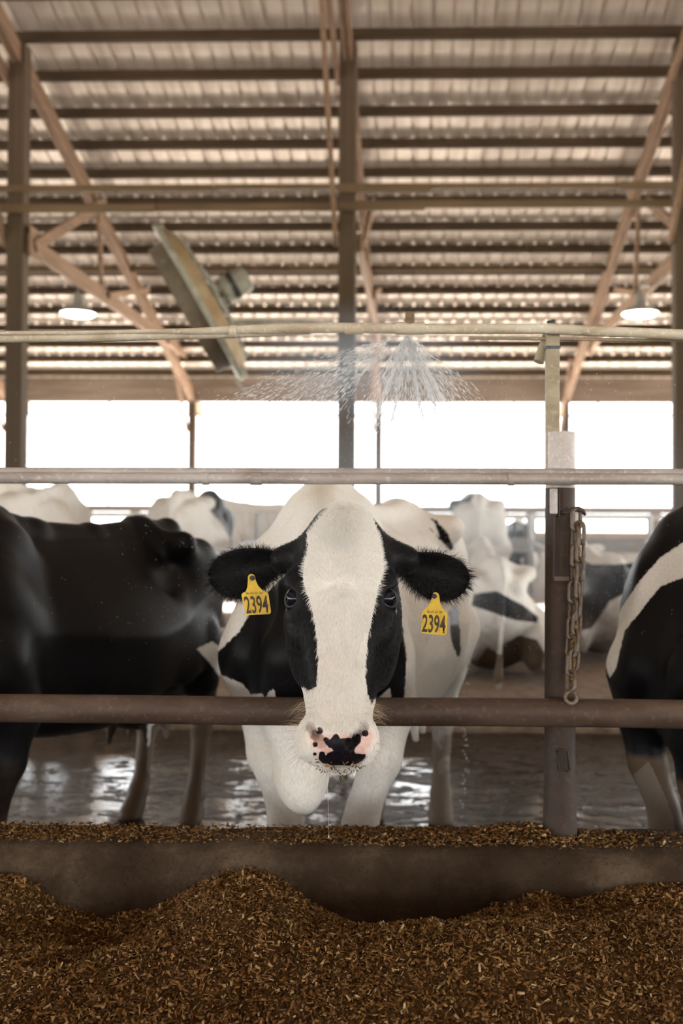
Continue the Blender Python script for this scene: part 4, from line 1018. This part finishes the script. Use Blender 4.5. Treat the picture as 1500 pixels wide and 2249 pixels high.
for sg in (-1, 1):
    c = Hd['O'] + Hd['U'] * 0.214 + Hd['V'] * sg * 0.1045 + Hd['Wv'] * 0.020
    look = Hd['V'] * sg * 0.72 + Hd['Wv'] * 0.70 + Hd['U'] * 0.05
    o = link('eye', em, None, hero); o.location = c; o.scale = (0.0255,) * 3; o.rotation_euler = Vector(look).to_track_quat('Z', 'Y').to_euler()
    # lids: rim of soft skin round the opening
    ln = np.array(look) / np.linalg.norm(look); e1 = Hd['U'] - ln * (Hd['U'] @ ln); e1 /= np.linalg.norm(e1); e2 = np.cross(ln, e1)
    pts = []
    for a in np.linspace(0, 2 * math.pi, 33):
        rr_ = 0.0250; pts.append(c + ln * (0.0110 - 0.002 * abs(math.sin(a))) + e1 * rr_ * 0.82 * math.cos(a) + e2 * rr_ * 1.08 * math.sin(a))
    MB().tube(pts, 0.0048, 10, False).build('eyelid', M['lid'], hero, smooth=True)
    EYE.append(c)
# ------------------------------------------------------------------ ear tags
m = Mat('yellow_tag_plastic', 0.45, 0, 0.4); g_ = m.noise(55, None, 5, 0.7); g2 = m.noise(18, None, 3)
m.color(m.mix(m.maprange(g_, 0.56, 0.72, 0, 0.75), m.ramp(g2, [(0.35, (0.62, 0.36, 0.018)), (0.65, (0.80, 0.52, 0.03))]), (0.26, 0.12, 0.03))).bump(g_, 0.1, 0.001); M['tag'] = m.m
m = Mat('tag_ink', 0.6, 0, 0.3); g_ = m.noise(90, None, 3); m.color(m.ramp(g_, [(0.35, (0.035, 0.03, 0.018)), (0.75, (0.12, 0.085, 0.03))])); M['ink'] = m.m
def text_mesh(txt, bold=0.0):
    cu = bpy.data.curves.new('t', 'FONT'); cu.body = txt; cu.size = 1; cu.offset = bold; cu.resolution_u = 4
    ob = bpy.data.objects.new('t', cu); COL.objects.link(ob); dg = bpy.context.evaluated_depsgraph_get(); dg.update()
    me = bpy.data.meshes.new_from_object(ob.evaluated_get(dg)); bpy.data.objects.remove(ob); bpy.data.curves.remove(cu); return me
def ear_tag(outline, sc, ox, oy, Y, hole, rhole, quad, quad2, label):
    tp = lambda x, y: (ox + x / sc, oy + y / sc)
    e = empty('ear_tag', P(*tp(*hole), Y)); tag(e, label, 'ear tag', 'yellow ear tags'); E0 = np.array(e.location)
    tilt = lambda py: -0.004 * (py - tp(0, hole[1])[1]) / 90
    def pt(x, y, dy=0.0): a, b = tp(x, y); return P(a, b, Y + dy + tilt(b)) - E0
    n = len(outline); v = [pt(x, y) for x, y in outline] + [pt(x, y, 0.0022) for x, y in outline]
    f = [tuple(range(n)), tuple(range(2 * n - 1, n - 1, -1))] + [(i, (i + 1) % n, n + (i + 1) % n, n + i) for i in range(n)]
    pan = MB().add(v, f).build('panel', M['tag'], e)
    MB().lathe([(0, 0.006), (rhole * 0.6, 0.0062), (rhole * 0.65, 0.0045), (rhole * 0.95, 0.0045), (rhole, 0.002), (rhole, -0.028), (0, -0.028)], (0, -0.001, 0), axis=(0, -1, 0), n=20).build('stud', M['black_rubber'], e, auto=40)
    def put(me, q, name):
        co = np.array([vv.co for vv in me.vertices]); lo, hi = co.min(0), co.max(0); u = (co[:, 0] - lo[0]) / (hi[0] - lo[0]); w = (co[:, 1] - lo[1]) / (hi[1] - lo[1])
        q = np.array(q, float)          # bottom-left, bottom-right, top-right, top-left
        xy = (q[0] * ((1 - u) * (1 - w))[:, None] + q[1] * (u * (1 - w))[:, None] + q[2] * (u * w)[:, None] + q[3] * ((1 - u) * w)[:, None])
        me.vertices.foreach_set('co', np.array([pt(x, y, -0.0006) for x, y in xy], np.float32).ravel()); me.update()
        link(name, me, M['ink'], pan)
    put(text_mesh('2394', 0.018), quad, 'number')
    put(text_mesh('986 003 421 784'), quad2, 'small_number')
    return e
ear_tag([(370, 215), (395, 180), (435, 170), (475, 180), (500, 215), (515, 290), (560, 390), (640, 470), (720, 508), (740, 525), (752, 580), (792, 850), (788, 885), (765, 905), (370, 925), (345, 918), (332, 900), (255, 570), (255, 542), (275, 522), (330, 490), (362, 405), (370, 290)], 8.333, 500, 1240, 2.425, (452, 245), 0.0062,
        [(345, 905), (755, 885), (725, 560), (285, 580)], [(335, 550), (645, 540), (635, 500), (325, 508)], 'clean yellow ear tag numbered 2394 in the ear nearer the mostly black cow')
ear_tag([(668, 500), (690, 465), (725, 455), (765, 470), (785, 510), (800, 640), (840, 720), (895, 775), (915, 800), (918, 840), (908, 1120), (900, 1150), (875, 1167), (510, 1133), (488, 1115), (485, 1085), (498, 800), (510, 770), (600, 690), (645, 600), (662, 550)], 7.5, 860, 1240, 2.425, (705, 520), 0.0062,
        [(495, 1115), (885, 1140), (892, 840), (512, 815)], [(580, 800), (835, 805), (835, 765), (580, 755)], 'grimy yellow ear tag numbered 2394 in the ear nearer the steel post')

# ------------------------------------------------------------------ fur of the white-faced cow
def hair_obj(name, roots, pts, r0, mat, parent):
    """pts: N x k x 3 strand points"""
    N, k, _ = pts.shape
    hc = bpy.data.hair_curves.new(name); hc.add_curves([k] * N)
    hc.position_data.foreach_set('vector', pts.astype(np.float32).ravel())
    ra = hc.attributes.get('radius') or hc.attributes.new('radius', 'FLOAT', 'POINT')
    prof = np.linspace(1, 0.15, k)[None] * (np.asarray(r0).reshape(-1, 1) * np.ones((N, 1)))
    ra.data.foreach_set('value', prof.astype(np.float32).ravel())
    hc.materials.append(mat); o = bpy.data.objects.new(name, hc); COL.objects.link(o); o.parent = parent; o['kind'] = 'stuff'; return o
def hairmat(name, c, rough=0.5):
    m = Mat(name, rough, 0, 0.3); m.color(c); return m.m
M['hair_w'] = hairmat('white_hair', (0.90, 0.865, 0.81)); M['hair_b'] = hairmat('black_hair', (0.012, 0.011, 0.011), 0.35); M['hair_t'] = hairmat('tan_whisker', (0.55, 0.42, 0.27))
q4 = CV[CQ]; fcen = q4.mean(1); fn = np.cross(q4[:, 2] - q4[:, 0], q4[:, 3] - q4[:, 1]); far = np.linalg.norm(fn, axis=1) / 2; fn = fn / (2 * far[:, None] + 1e-12)
fcoat = c_[CQ].mean(1); fpink = np.maximum(p_, n_)[CQ].mean(1); fear = IS_EAR[CQ[:, 0]]
hh = fcen - Hd['O']; ft = hh @ Hd['U']; fv = hh @ Hd['V']; fw_ = hh @ Hd['Wv']
vw = to_l(CAM) - fcen; vw /= np.linalg.norm(vw, axis=1)[:, None]; facing = (fn * vw).sum(1)
wh = lw(fcen)
neye = np.minimum.reduce([np.linalg.norm(fcen - c, axis=1) for c in EYE])
sel = (~fear) & (neye > 0.040) & (wh[:, 1] < 2.56) & (ft > -0.06) & (facing > -0.25) & (fpink < -0.004)
WH = Hd['O'] + Hd['U'] * 0.185 - Hd['V'] * 0.014 + Hd['Wv'] * 0.064
def fur(mask, N, len0, seed, black):
    r = np.random.default_rng(seed); id_ = np.flatnonzero(mask); pr = far[id_] / far[id_].sum(); pick = r.choice(id_, N, p=pr)
    a = r.uniform(0, 1, (N, 2)); q = q4[pick]; root = (q[:, 0] * ((1 - a[:, :1]) * (1 - a[:, 1:])) + q[:, 1] * (a[:, :1] * (1 - a[:, 1:])) + q[:, 2] * (a[:, :1] * a[:, 1:]) + q[:, 3] * ((1 - a[:, :1]) * a[:, 1:]))
    n = fn[pick]; t = ft[pick]; v = fv[pick]
    d = root - WH; d /= np.linalg.norm(d, axis=1)[:, None] + 1e-9
    down = np.clip((t - 0.20) / 0.08, 0, 1)[:, None]; d = d * (1 - 0.75 * down) + Hd['U'] * 0.75 * down
    tuft = (np.exp(-(v / 0.042) ** 2) * np.exp(-((t - 0.03) / 0.07) ** 2))[:, None]
    d = d * (1 - tuft) + Hd['U'] * tuft * 1.2 + Hd['V'] * (v * 3)[:, None] * tuft
    d = d + r.normal(0, 0.22, d.shape); d -= n * (d * n).sum(1)[:, None]; d /= np.linalg.norm(d, axis=1)[:, None] + 1e-9
    L = (len0 * r.uniform(0.6, 1.25, N))[:, None] * (1 + 1.3 * tuft); lift = 0.22 + 0.2 * tuft
    p1 = root + d * L * 0.5 + n * L * (0.16 + lift * 0.3); p2 = root + d * L + n * L * lift * 0.55
    return root, np.stack([root - n * 0.001, p1, p2], 1)
wm = sel & (fcoat < 0); bm_ = sel & (fcoat >= 0)
r_, p__ = fur(wm, 26000, 0.0125, 21, False); hair_obj('white_fur', r_, p__, 0.00036, M['hair_w'], hero)
r_, p__ = fur(bm_, 12000, 0.010, 22, True); hair_obj('black_fur', r_, p__, 0.00034, M['hair_b'], hero)
# ears: long fringe on the rim and soft hair inside
E = fear
ids = np.flatnonzero(E); cents = wl(np.array([ear_w[0]['root'] * 0.45 + ear_w[0]['tip'] * 0.55, ear_w[1]['root'] * 0.45 + ear_w[1]['tip'] * 0.55]))
r = np.random.default_rng(23); N = 9000; pick = r.choice(ids, N, p=far[ids] / far[ids].sum()); root = fcen[pick] + r.normal(0, 0.002, (N, 3)); n = fn[pick]
which = (np.linalg.norm(root - cents[0], axis=1) > np.linalg.norm(root - cents[1], axis=1)).astype(int)
ax = np.stack([to_l(e['tip']) - to_l(e['root']) for e in ear_w]); ax /= np.linalg.norm(ax, axis=1)[:, None]
rad = root - cents[which]; rad /= np.linalg.norm(rad, axis=1)[:, None]
d = rad * 0.8 + ax[which] * 0.5 + r.normal(0, 0.18, (N, 3)); d /= np.linalg.norm(d, axis=1)[:, None]
L = (0.017 * r.uniform(0.5, 1.4, N))[:, None]
p__ = np.stack([root, root + d * L * 0.5 + n * L * 0.25, root + d * L + n * L * 0.15 - np.array([0, 0, 0.12]) * L], 1)
hair_obj('ear_fur', root, p__, 0.0004, M['hair_b'], hero)
# whiskers round the muzzle and beard of the chin
S = sel & (ft > 0.44) & (np.abs(fv) > 0.055) & (fw_ < 0.03) & (fw_ > -0.10); ids = np.flatnonzero(S); r = np.random.default_rng(24); N = 170
pick = r.choice(ids, N); root = fcen[pick]; n = fn[pick]; d = n * 0.8 + Hd['V'] * np.sign(fv[pick])[:, None] * 0.5 + Hd['U'] * 0.35 + r.normal(0, 0.22, (N, 3)); d /= np.linalg.norm(d, axis=1)[:, None]
L = r.uniform(0.015, 0.055, N)[:, None]
p__ = np.stack([root, root + d * L * 0.5, root + d * L + Hd['U'] * L * 0.22], 1); hair_obj('whiskers', root, p__, 0.00030, M['hair_t'], hero)
S = (~fear) & (ft > 0.53) & (np.abs(fv) < 0.06) & (fw_ < -0.03); ids = np.flatnonzero(S); N = 260
if len(ids):
    pick = r.choice(ids, N); root = fcen[pick]; d = Hd['U'] + Hd['V'] * r.normal(0, 0.35, N)[:, None] + Hd['Wv'] * r.normal(0.1, 0.3, N)[:, None]; L = r.uniform(0.01, 0.032, N)[:, None]
    p__ = np.stack([root, root + d * L * 0.5, root + d * L], 1); hair_obj('chin_hair', root, p__, 0.00035, M['hair_t'], hero)
# wet feed stuck to the lips, and a thread of saliva
S = (~fear) & (ft > 0.535) & (np.abs(fv) < 0.062) & (fw_ > -0.07) & (fw_ < 0.02) & (facing > -0.3); ids = np.flatnonzero(S)
if len(ids):
    pick = r.choice(ids, 90); pw_ = lw(fcen[pick]); 
    o = flakes(pw_[:, 0] + r.normal(0, 0.004, 90), pw_[:, 1] - 0.002, pw_[:, 2] - r.uniform(0, 0.010, 90), 'chewed_feed', None, 31, 0.003, 0.016, 1.0); tag(o, 'wet brown bits of feed stuck to the lips of the white-faced cow', 'feed')
m = Mat('clear_water', 0.06, 0, 0.6); m.color((0.93, 0.96, 1.0)); m.b.inputs['Transmission Weight'].default_value = 0.55; m.b.inputs['IOR'].default_value = 1.33; M['water'] = m.m
sal = MB(); s0 = P(717, 1690, 2.19); s1 = P(722, 1838, 2.19)
sal.tube([s0, (s0 + s1) / 2 + np.array([0.001, 0, 0]), s1], [0.0008, 0.0003, 0.0003], 6); sal.lathe([(0.0003, 0.005), (0.0016, 0.0), (0.0013, -0.0016), (0, -0.0022)], s1, n=10)
tag(sal.build('saliva_thread', M['water'], smooth=True), 'thin thread of saliva hanging from the chin of the white-faced cow', 'saliva')

# ------------------------------------------------------------------ neighbouring cows at the feed rail
def neighbour(dx):
    V0, Q0 = hero_cow(False, dx); V0 = relax(V0, Q0, 3, 0.5); V0[:, 2] = np.maximum(V0[:, 2], 0); Vs, Qs = [V0], [Q0]; k_ = len(V0)
    for V_, Q_ in EARS: Vs.append(wl(V_) + np.array([dx, 0.06, 0])); Qs.append(Q_ + k_); k_ += len(V_)
    return np.concatenate(Vs), np.concatenate(Qs)
NV, NQ = neighbour(-0.16); RV, RQ = neighbour(0.30)
no = np.full(len(NV), -1.0); noR = np.full(len(RV), -1.0)
def place(x, y, yaw, s=1.0): return Matrix.Translation((x, y, 0)) @ Matrix.Rotation(math.radians(yaw), 4, 'Z') @ Matrix.Scale(s, 4)
def world_of(V, mw): A = np.array(mw); return V @ A[:3, :3].T + A[:3, 3]
mwL = place(-1.52, 3.34, -14, 0.945); px = project(world_of(NV, mwL)); wy = world_of(NV, mwL)[:, 1]
wp = np.maximum.reduce([sd_poly(px, [(432, 1425), (465, 1408), (500, 1432), (512, 1475), (512, 1540), (500, 1510), (460, 1455)]), sd_poly(px, [(325, 1580), (372, 1590), (382, 1640), (360, 1700), (340, 1720), (322, 1690)])])
wp = np.where(wy > 3.75, wp, -60)
cowL = cow_object('cow', NV, NQ, mwL, -wp / 700, no, no, 'glossy mostly black cow standing beside the white-faced cow')
set_attr(cowL.data, 'mud', hind_mud(NV, 0.75) * 0.75)
mwR = place(0.95, 3.34, -19.5, 0.95); wR = world_of(RV, mwR); px = project(wR)
stripe = sd_poly(px, [(1620, 1140), (1500, 1192), (1450, 1225), (1405, 1275), (1362, 1340), (1342, 1400), (1330, 1460), (1338, 1490), (1352, 1470), (1372, 1385), (1400, 1350), (1450, 1288), (1500, 1268), (1620, 1240)])
leg = sd_poly(px, [(1392, 1700), (1425, 1672), (1445, 1712), (1478, 1790), (1488, 1870), (1400, 1870), (1395, 1760)])
crescent = sd_poly(px, [(1428, 1215), (1440, 1200), (1500, 1180), (1500, 1188), (1450, 1205), (1440, 1222), (1430, 1222)])
wp = np.maximum.reduce([np.where(wR[:, 1] < 4.4, stripe, -60), np.where(wR[:, 1] < 3.7, leg, -60), np.where(wR[:, 1] > 4.3, crescent, -60)])
cowR = cow_object('cow', RV, RQ, mwR, -wp / 700, noR, noR, 'black cow with a white shoulder stripe standing past the steel post')
set_attr(cowR.data, 'mud', np.maximum(np.clip((0.69 - RV[:, 2]) / 0.10, 0, 1), hind_mud(RV, 0.7)))
for dx_, par in ((-0.16, 'cow.001'), (0.30, 'cow.002')):
    for c in EYE:
        o = link('eye', em, None, bpy.data.objects[par]); o.location = c + np.array([dx_, 0.06, 0]); o.scale = (0.021,) * 3

# ------------------------------------------------------------------ cows in the background
def standing():
    f = Field(np.arange(-0.5, 0.5, 0.016), np.arange(-1.35, 1.85, 0.016), np.arange(-0.02, 1.62, 0.016))
    trunk(f); legs_front(f); legs_hind(f); udder(f); tail(f)
    f.loft((0, -0.08, 1.20), (0, -0.95, -0.31), (1, 0, 0), (0, -0.31, 0.95), [-0.15, 0.05, 0.25, 0.5, 0.70, 0.85], [0.19, 0.18, 0.14, 0.11, 0.095, 0.06], [0.24, 0.20, 0.17, 0.14, 0.11, 0.06], [-0.34, -0.32, -0.25, -0.18, -0.15, -0.09], 2.2, 0.25, 0.09, 0.35)
    f.chain([(0, -0.40, 0.98), (0, -0.36, 0.70)], [0.10, 0.07], 0.08)
    U = np.array([0, -0.60, -0.80]); Wv = np.array([0, -0.80, 0.60]); O = np.array([0, -0.80, 1.13])
    head(f, O, U, (1, 0, 0), Wv, False)
    for sg in (-1, 1): f.ell((sg * 0.22, -0.80, 1.02), (0.10, 0.02, 0.05), Matrix.Rotation(0.2 * sg, 3, 'Y'), 0.02)
    V, Q = f.mesh(); V = relax(V, Q, 3, 0.5); V[:, 2] = np.maximum(V[:, 2], 0); return V, Q
def lying():
    zo = -0.56
    f = Field(np.arange(-0.62, 0.62, 0.016), np.arange(-1.35, 1.85, 0.016), np.arange(-0.02, 1.1, 0.016))
    trunk(f, zo); tail(f, zo * 0.9)
    for sg in (-1, 1):
        f.ell((sg * 0.30, 1.22, 0.30), (0.13, 0.30, 0.25), None, 0.10)
        f.chain([(sg * 0.34, 1.02, 0.22), (sg * 0.40, 1.45, 0.13), (sg * 0.40, 1.10, 0.07), (sg * 0.40, 0.92, 0.05)], [0.10, 0.065, 0.045, 0.045], 0.03)
        f.ell((sg * 0.20, -0.10, 0.42), (0.10, 0.18, 0.25), None, 0.10)
        f.chain([(sg * 0.22, -0.10, 0.25), (sg * 0.20, -0.45, 0.10), (sg * 0.19, -0.15, 0.06), (sg * 0.19, -0.02, 0.05)], [0.09, 0.06, 0.045, 0.05], 0.03)
    f.loft((0, -0.08, 0.62), (0, -0.85, 0.53), (1, 0, 0), (0, 0.53, 0.85), [-0.15, 0.05, 0.25, 0.5, 0.66], [0.19, 0.18, 0.14, 0.11, 0.09], [0.22, 0.20, 0.16, 0.13, 0.10], [-0.30, -0.28, -0.22, -0.16, -0.13], 2.2, 0.25, 0.09, 0.35)
    head(f, (0, -0.68, 1.04), np.array([0, -0.80, -0.60]), (1, 0, 0), np.array([0, -0.60, 0.80]), False)
    for sg in (-1, 1): f.ell((sg * 0.20, -0.68, 0.95), (0.10, 0.02, 0.05), None, 0.02)
    V, Q = f.mesh(); V = relax(V, Q, 3, 0.5); V[:, 2] = np.maximum(V[:, 2], 0.0); return V, Q
SV, SQ = standing(); LV, LQ = lying()
def blobs(V, seed, n=16, bias=0.0, sz=0.30):
    r = np.random.default_rng(seed); c = np.stack([r.uniform(-0.4, 0.4, n), r.uniform(-1.1, 1.7, n), r.uniform(0.2, 1.5, n)], 1); s = r.uniform(0.6, 1.3, n) * sz; sg = np.where(r.uniform(0, 1, n) < 0.5, 1, -1)
    g = sum(k * np.exp(-(((V - q) / w) ** 2).sum(1)) for q, w, k in zip(c, s, sg)); return (g + bias) * 0.35
def bgcow(base, x, y, z, yaw, seed, bias, label, s=1.0, coat=None):
    V, Q = base; mw = Matrix.Translation((x, y, z)) @ Matrix.Rotation(math.radians(yaw), 4, 'Z') @ Matrix.Scale(s, 4)
    n_1 = np.full(len(V), -1.0); return cow_object('cow', V, Q, mw, blobs(V, seed, bias=bias) if coat is None else coat(V, mw), n_1, n_1, label)
ST, LY_ = (SV, SQ), (LV, LQ)
def patch(polys, invert=False):
    def fn(V, mw):
        px = project(world_of(V, mw)); s_ = np.maximum.reduce([sd_poly(px, p) for p in polys]) / 300; return -s_ if invert else s_
    return fn
bx = lambda px, Y: P(px, 1300, Y)[0]
bgcow(LY_, bx(1112, 7.2) - 0.03, 8.85, 0.222, 180, 3, 0.05, 'black-patched cow lying on the bedding behind the steel post', 1.0,
      patch([[(1040, 1305), (1090, 1298), (1150, 1330), (1182, 1355), (1180, 1368), (1130, 1362), (1080, 1345), (1035, 1330)], [(1105, 1415), (1140, 1395), (1180, 1405), (1200, 1440), (1185, 1470), (1140, 1480), (1130, 1500), (1030, 1505), (1045, 1460), (1070, 1420), (1100, 1440)]]))
bgcow(LY_, 1.68, 9.95, 0.222, 180, 5, 0.1, 'cow with a black back lying beyond the chain', 1.0,
      patch([[(1250, 1220), (1300, 1240), (1350, 1240), (1400, 1235), (1400, 1290), (1340, 1320), (1300, 1380), (1250, 1390)]]))
bgcow(ST, bx(1050, 10.7), 12.1, 0.222, 180, 9, -0.10, 'pale cow standing in a stall behind the white-faced cow', 1.03)
bgcow(ST, bx(1165, 14.6), 16.3, 0.0, 172, 12, 0.18, 'dark-patched cow standing beyond the grey stall board', 1.0)
bgcow(LY_, bx(1328, 14.4), 16.2, 0.0, 180, 17, -0.35, 'white cow lying beyond the grey stall board', 1.15)
bgcow(ST, bx(480, 12.75), 12.75, 0.222, -90, 19, -0.6, 'cream-coloured cow standing between the mostly black and the white-faced cow', 1.0)
bgcow(ST, bx(375, 9.4), 11.1, 0.222, 180, 25, -0.02, 'grey-patched cow with a ridged back behind the mostly black cow', 1.02)
bgcow(ST, bx(-30, 8.2), 9.9, 0.222, 180, 28, -0.5, 'tan and white cow standing behind the mostly black cow by the timber post', 1.04)

# ------------------------------------------------------------------ water spray
r = np.random.default_rng(77)
Nz = P(893, 733, SY); N0 = 8500
side = r.uniform(0, 1, N0); ang = np.where(side < 0.5, np.radians(180 - r.uniform(9, 40, N0)), np.radians(r.uniform(33, 128, N0)))
yaw_ = np.abs(r.normal(0, 0.35, N0)); reach = np.where(side < 0.5, 0.06 + 0.54 * r.beta(1.3, 1.3, N0), 0.015 + 0.27 * r.beta(1.2, 1.5, N0))
# a few dense jets
jets = np.radians([58, 66, 78, 100, 112]); jm = r.uniform(0, 1, N0) < 0.30; ang = np.where(jm, r.choice(jets, N0) + r.normal(0, 0.015, N0), ang); reach = np.where(jm, 0.01 + 0.22 * r.uniform(0, 1, N0), reach)
dx = np.cos(ang); dz = -np.sin(ang); d = np.stack([dx * np.cos(yaw_), np.abs(dx) * np.sin(yaw_) * 0.9 + 0.12, dz], 1); d /= np.linalg.norm(d, axis=1)[:, None]
pos = Nz + d * reach[:, None]; vel = d.copy(); vel[:, 2] -= reach * 0.5; pos[:, 2] -= reach ** 2 * 0.25
keep = pos[:, 2] > 1.62; pos, vel = pos[keep], vel[keep]; n = len(pos); vel /= np.linalg.norm(vel, axis=1)[:, None]
def drops(pos, vel, Lm, rm, name, label, seed):
    r = np.random.default_rng(seed); n = len(pos); L = Lm * r.uniform(0.4, 1.5, n); R = rm * r.uniform(0.5, 1.5, n)
    a = np.cross(vel, np.array([0.0, 1, 0.1])); a /= np.linalg.norm(a, axis=1)[:, None] + 1e-9; b = np.cross(vel, a)
    V = np.stack([pos + vel * (L / 2)[:, None], pos + a * R[:, None], pos + b * R[:, None], pos - a * R[:, None], pos - b * R[:, None], pos - vel * (L / 2)[:, None]], 1).reshape(-1, 3)
    t = np.array([(0, 1, 2), (0, 2, 3), (0, 3, 4), (0, 4, 1), (5, 2, 1), (5, 3, 2), (5, 4, 3), (5, 1, 4)]); Fc = (np.arange(n)[:, None, None] * 6 + t).reshape(-1, 3)
    me = bpy.data.meshes.new(name); me.from_pydata(V.tolist(), [], Fc.tolist()); me.polygons.foreach_set('use_smooth', [True] * len(Fc))
    o = link(name, me, M['drop']); tag(o, label, 'water', None, 'stuff'); return o
m = Mat('white_water_drops', 0.15, 0, 0.6); dif = m.n.new('ShaderNodeBsdfDiffuse'); trl = m.n.new('ShaderNodeBsdfTranslucent'); trp = m.n.new('ShaderNodeBsdfTransparent'); mx1 = m.n.new('ShaderNodeMixShader'); mx2 = m.n.new('ShaderNodeMixShader')
for q_ in (dif, trl): q_.inputs['Color'].default_value = (0.99, 0.99, 1, 1)
mx1.inputs[0].default_value = 0.6; mx2.inputs[0].default_value = 0.72
m.lk(dif.outputs[0], mx1.inputs[1]); m.lk(trl.outputs[0], mx1.inputs[2]); m.lk(trp.outputs[0], mx2.inputs[1]); m.lk(mx1.outputs[0], mx2.inputs[2]); m.lk(mx2.outputs[0], m.n['Material Output'].inputs['Surface']); M['drop'] = m.m
drops(pos, vel, 0.017, 0.00062, 'water_spray', 'fan of white water drops sprayed from the sprinkler nozzle', 1)
# fine drops drifting down over the backs behind the rail
N1 = 5200; q = np.stack([r.normal(-0.05, 0.55, N1), r.uniform(2.95, 4.6, N1), r.uniform(0.95, 1.85, N1)], 1)
from mathutils.bvhtree import BVHTree
def outside(q, ob, V, Q):
    W_ = world_of(V, ob.matrix_basis); bt = BVHTree.FromPolygons([Vector(p) for p in W_], Q.tolist())
    def ok(p):
        h, nrm_, _, dist = bt.find_nearest(Vector(p), 0.6)
        return h is None or (dist > 0.012 and (Vector(p) - h).dot(nrm_) > 0)
    lo, hi = W_.min(0) - 0.02, W_.max(0) + 0.02; inb = ((q > lo) & (q < hi)).all(1)
    return np.array([(not b) or ok(p) for p, b in zip(q, inb)])
for ob_, V_, Q_ in ((hero, CV, CQ), (cowL, NV, NQ), (cowR, RV, RQ)): q = q[outside(q, ob_, V_, Q_)]
N1 = len(q)
drops(q, np.tile([0.02, 0.02, -1.0], (N1, 1)), 0.004, 0.0006, 'falling_drops', 'fine water drops drifting down over the cows', 2)
# drips: below the nozzle and off the flank of the cow
dr = MB()
for px, py, rr_ in ((892, 770, .0016), (892, 778, .0018), (891, 803, .0022), (890, 850, .0012)):
    dr.lathe([(0, 0.0022), (rr_, 0.0), (rr_ * 0.8, -0.0012), (0, -0.002)], P(px, py, SY + 0.01), n=8)
tag(dr.build('nozzle_drips', M['drop'], smooth=True), 'water drips falling straight down from the sprinkler tee', 'water', None, 'stuff')
dr = MB()
for k in range(70):
    py = r.uniform(1330, 1815); dr.lathe([(0, 0.005), (0.0019, 0.0), (0.0016, -0.002), (0, -0.003)], P(1030 - (py - 1330) * 0.026 + r.normal(0, 5), py, 4.3), n=7)
tag(dr.build('flank_drips', M['drop'], smooth=True), 'string of drips falling off the flank of the white-faced cow', 'water', None, 'stuff')
# mist: a soft cloud of fine water round the spray
m = bpy.data.materials.new('water_mist'); m.use_nodes = True; nt = m.node_tree; nt.nodes.remove(nt.nodes['Principled BSDF'])
vol = nt.nodes.new('ShaderNodeVolumeScatter'); vol.inputs['Color'].default_value = (0.97, 0.98, 1, 1); vol.inputs['Anisotropy'].default_value = 0.45
tc = nt.nodes.new('ShaderNodeTexCoord'); gt = nt.nodes.new('ShaderNodeTexGradient'); gt.gradient_type = 'QUADRATIC_SPHERE'; nt.links.new(tc.outputs['Object'], gt.inputs['Vector'])
mm = nt.nodes.new('ShaderNodeMath'); mm.operation = 'MULTIPLY'; mm.inputs[1].default_value = 0.7; nt.links.new(gt.outputs['Fac'], mm.inputs[0]); nt.links.new(mm.outputs[0], vol.inputs['Density'])
nt.links.new(vol.outputs['Volume'], nt.nodes['Material Output'].inputs['Volume'])
me = sphere_mesh('water_mist', 24, 14); me.materials.append(m)
o = link('water_mist', me); o.location = (0.15, 5.95, 1.5); o.scale = (2.3, 0.86, 0.95); tag(o, 'pale mist of fine water hanging round the sprinkler', 'mist', None, 'stuff')

o = link('spray_mist', me); o.location = P(800, 800, 3.05); o.scale = (0.50, 0.33, 0.22); tag(o, 'dense pale haze of spray right under the sprinkler pipe', 'mist', None, 'stuff')
m2 = m.copy(); m2.node_tree.nodes['Math'].inputs[1].default_value = 3.4; o.data = me.copy(); o.data.materials[0] = m2
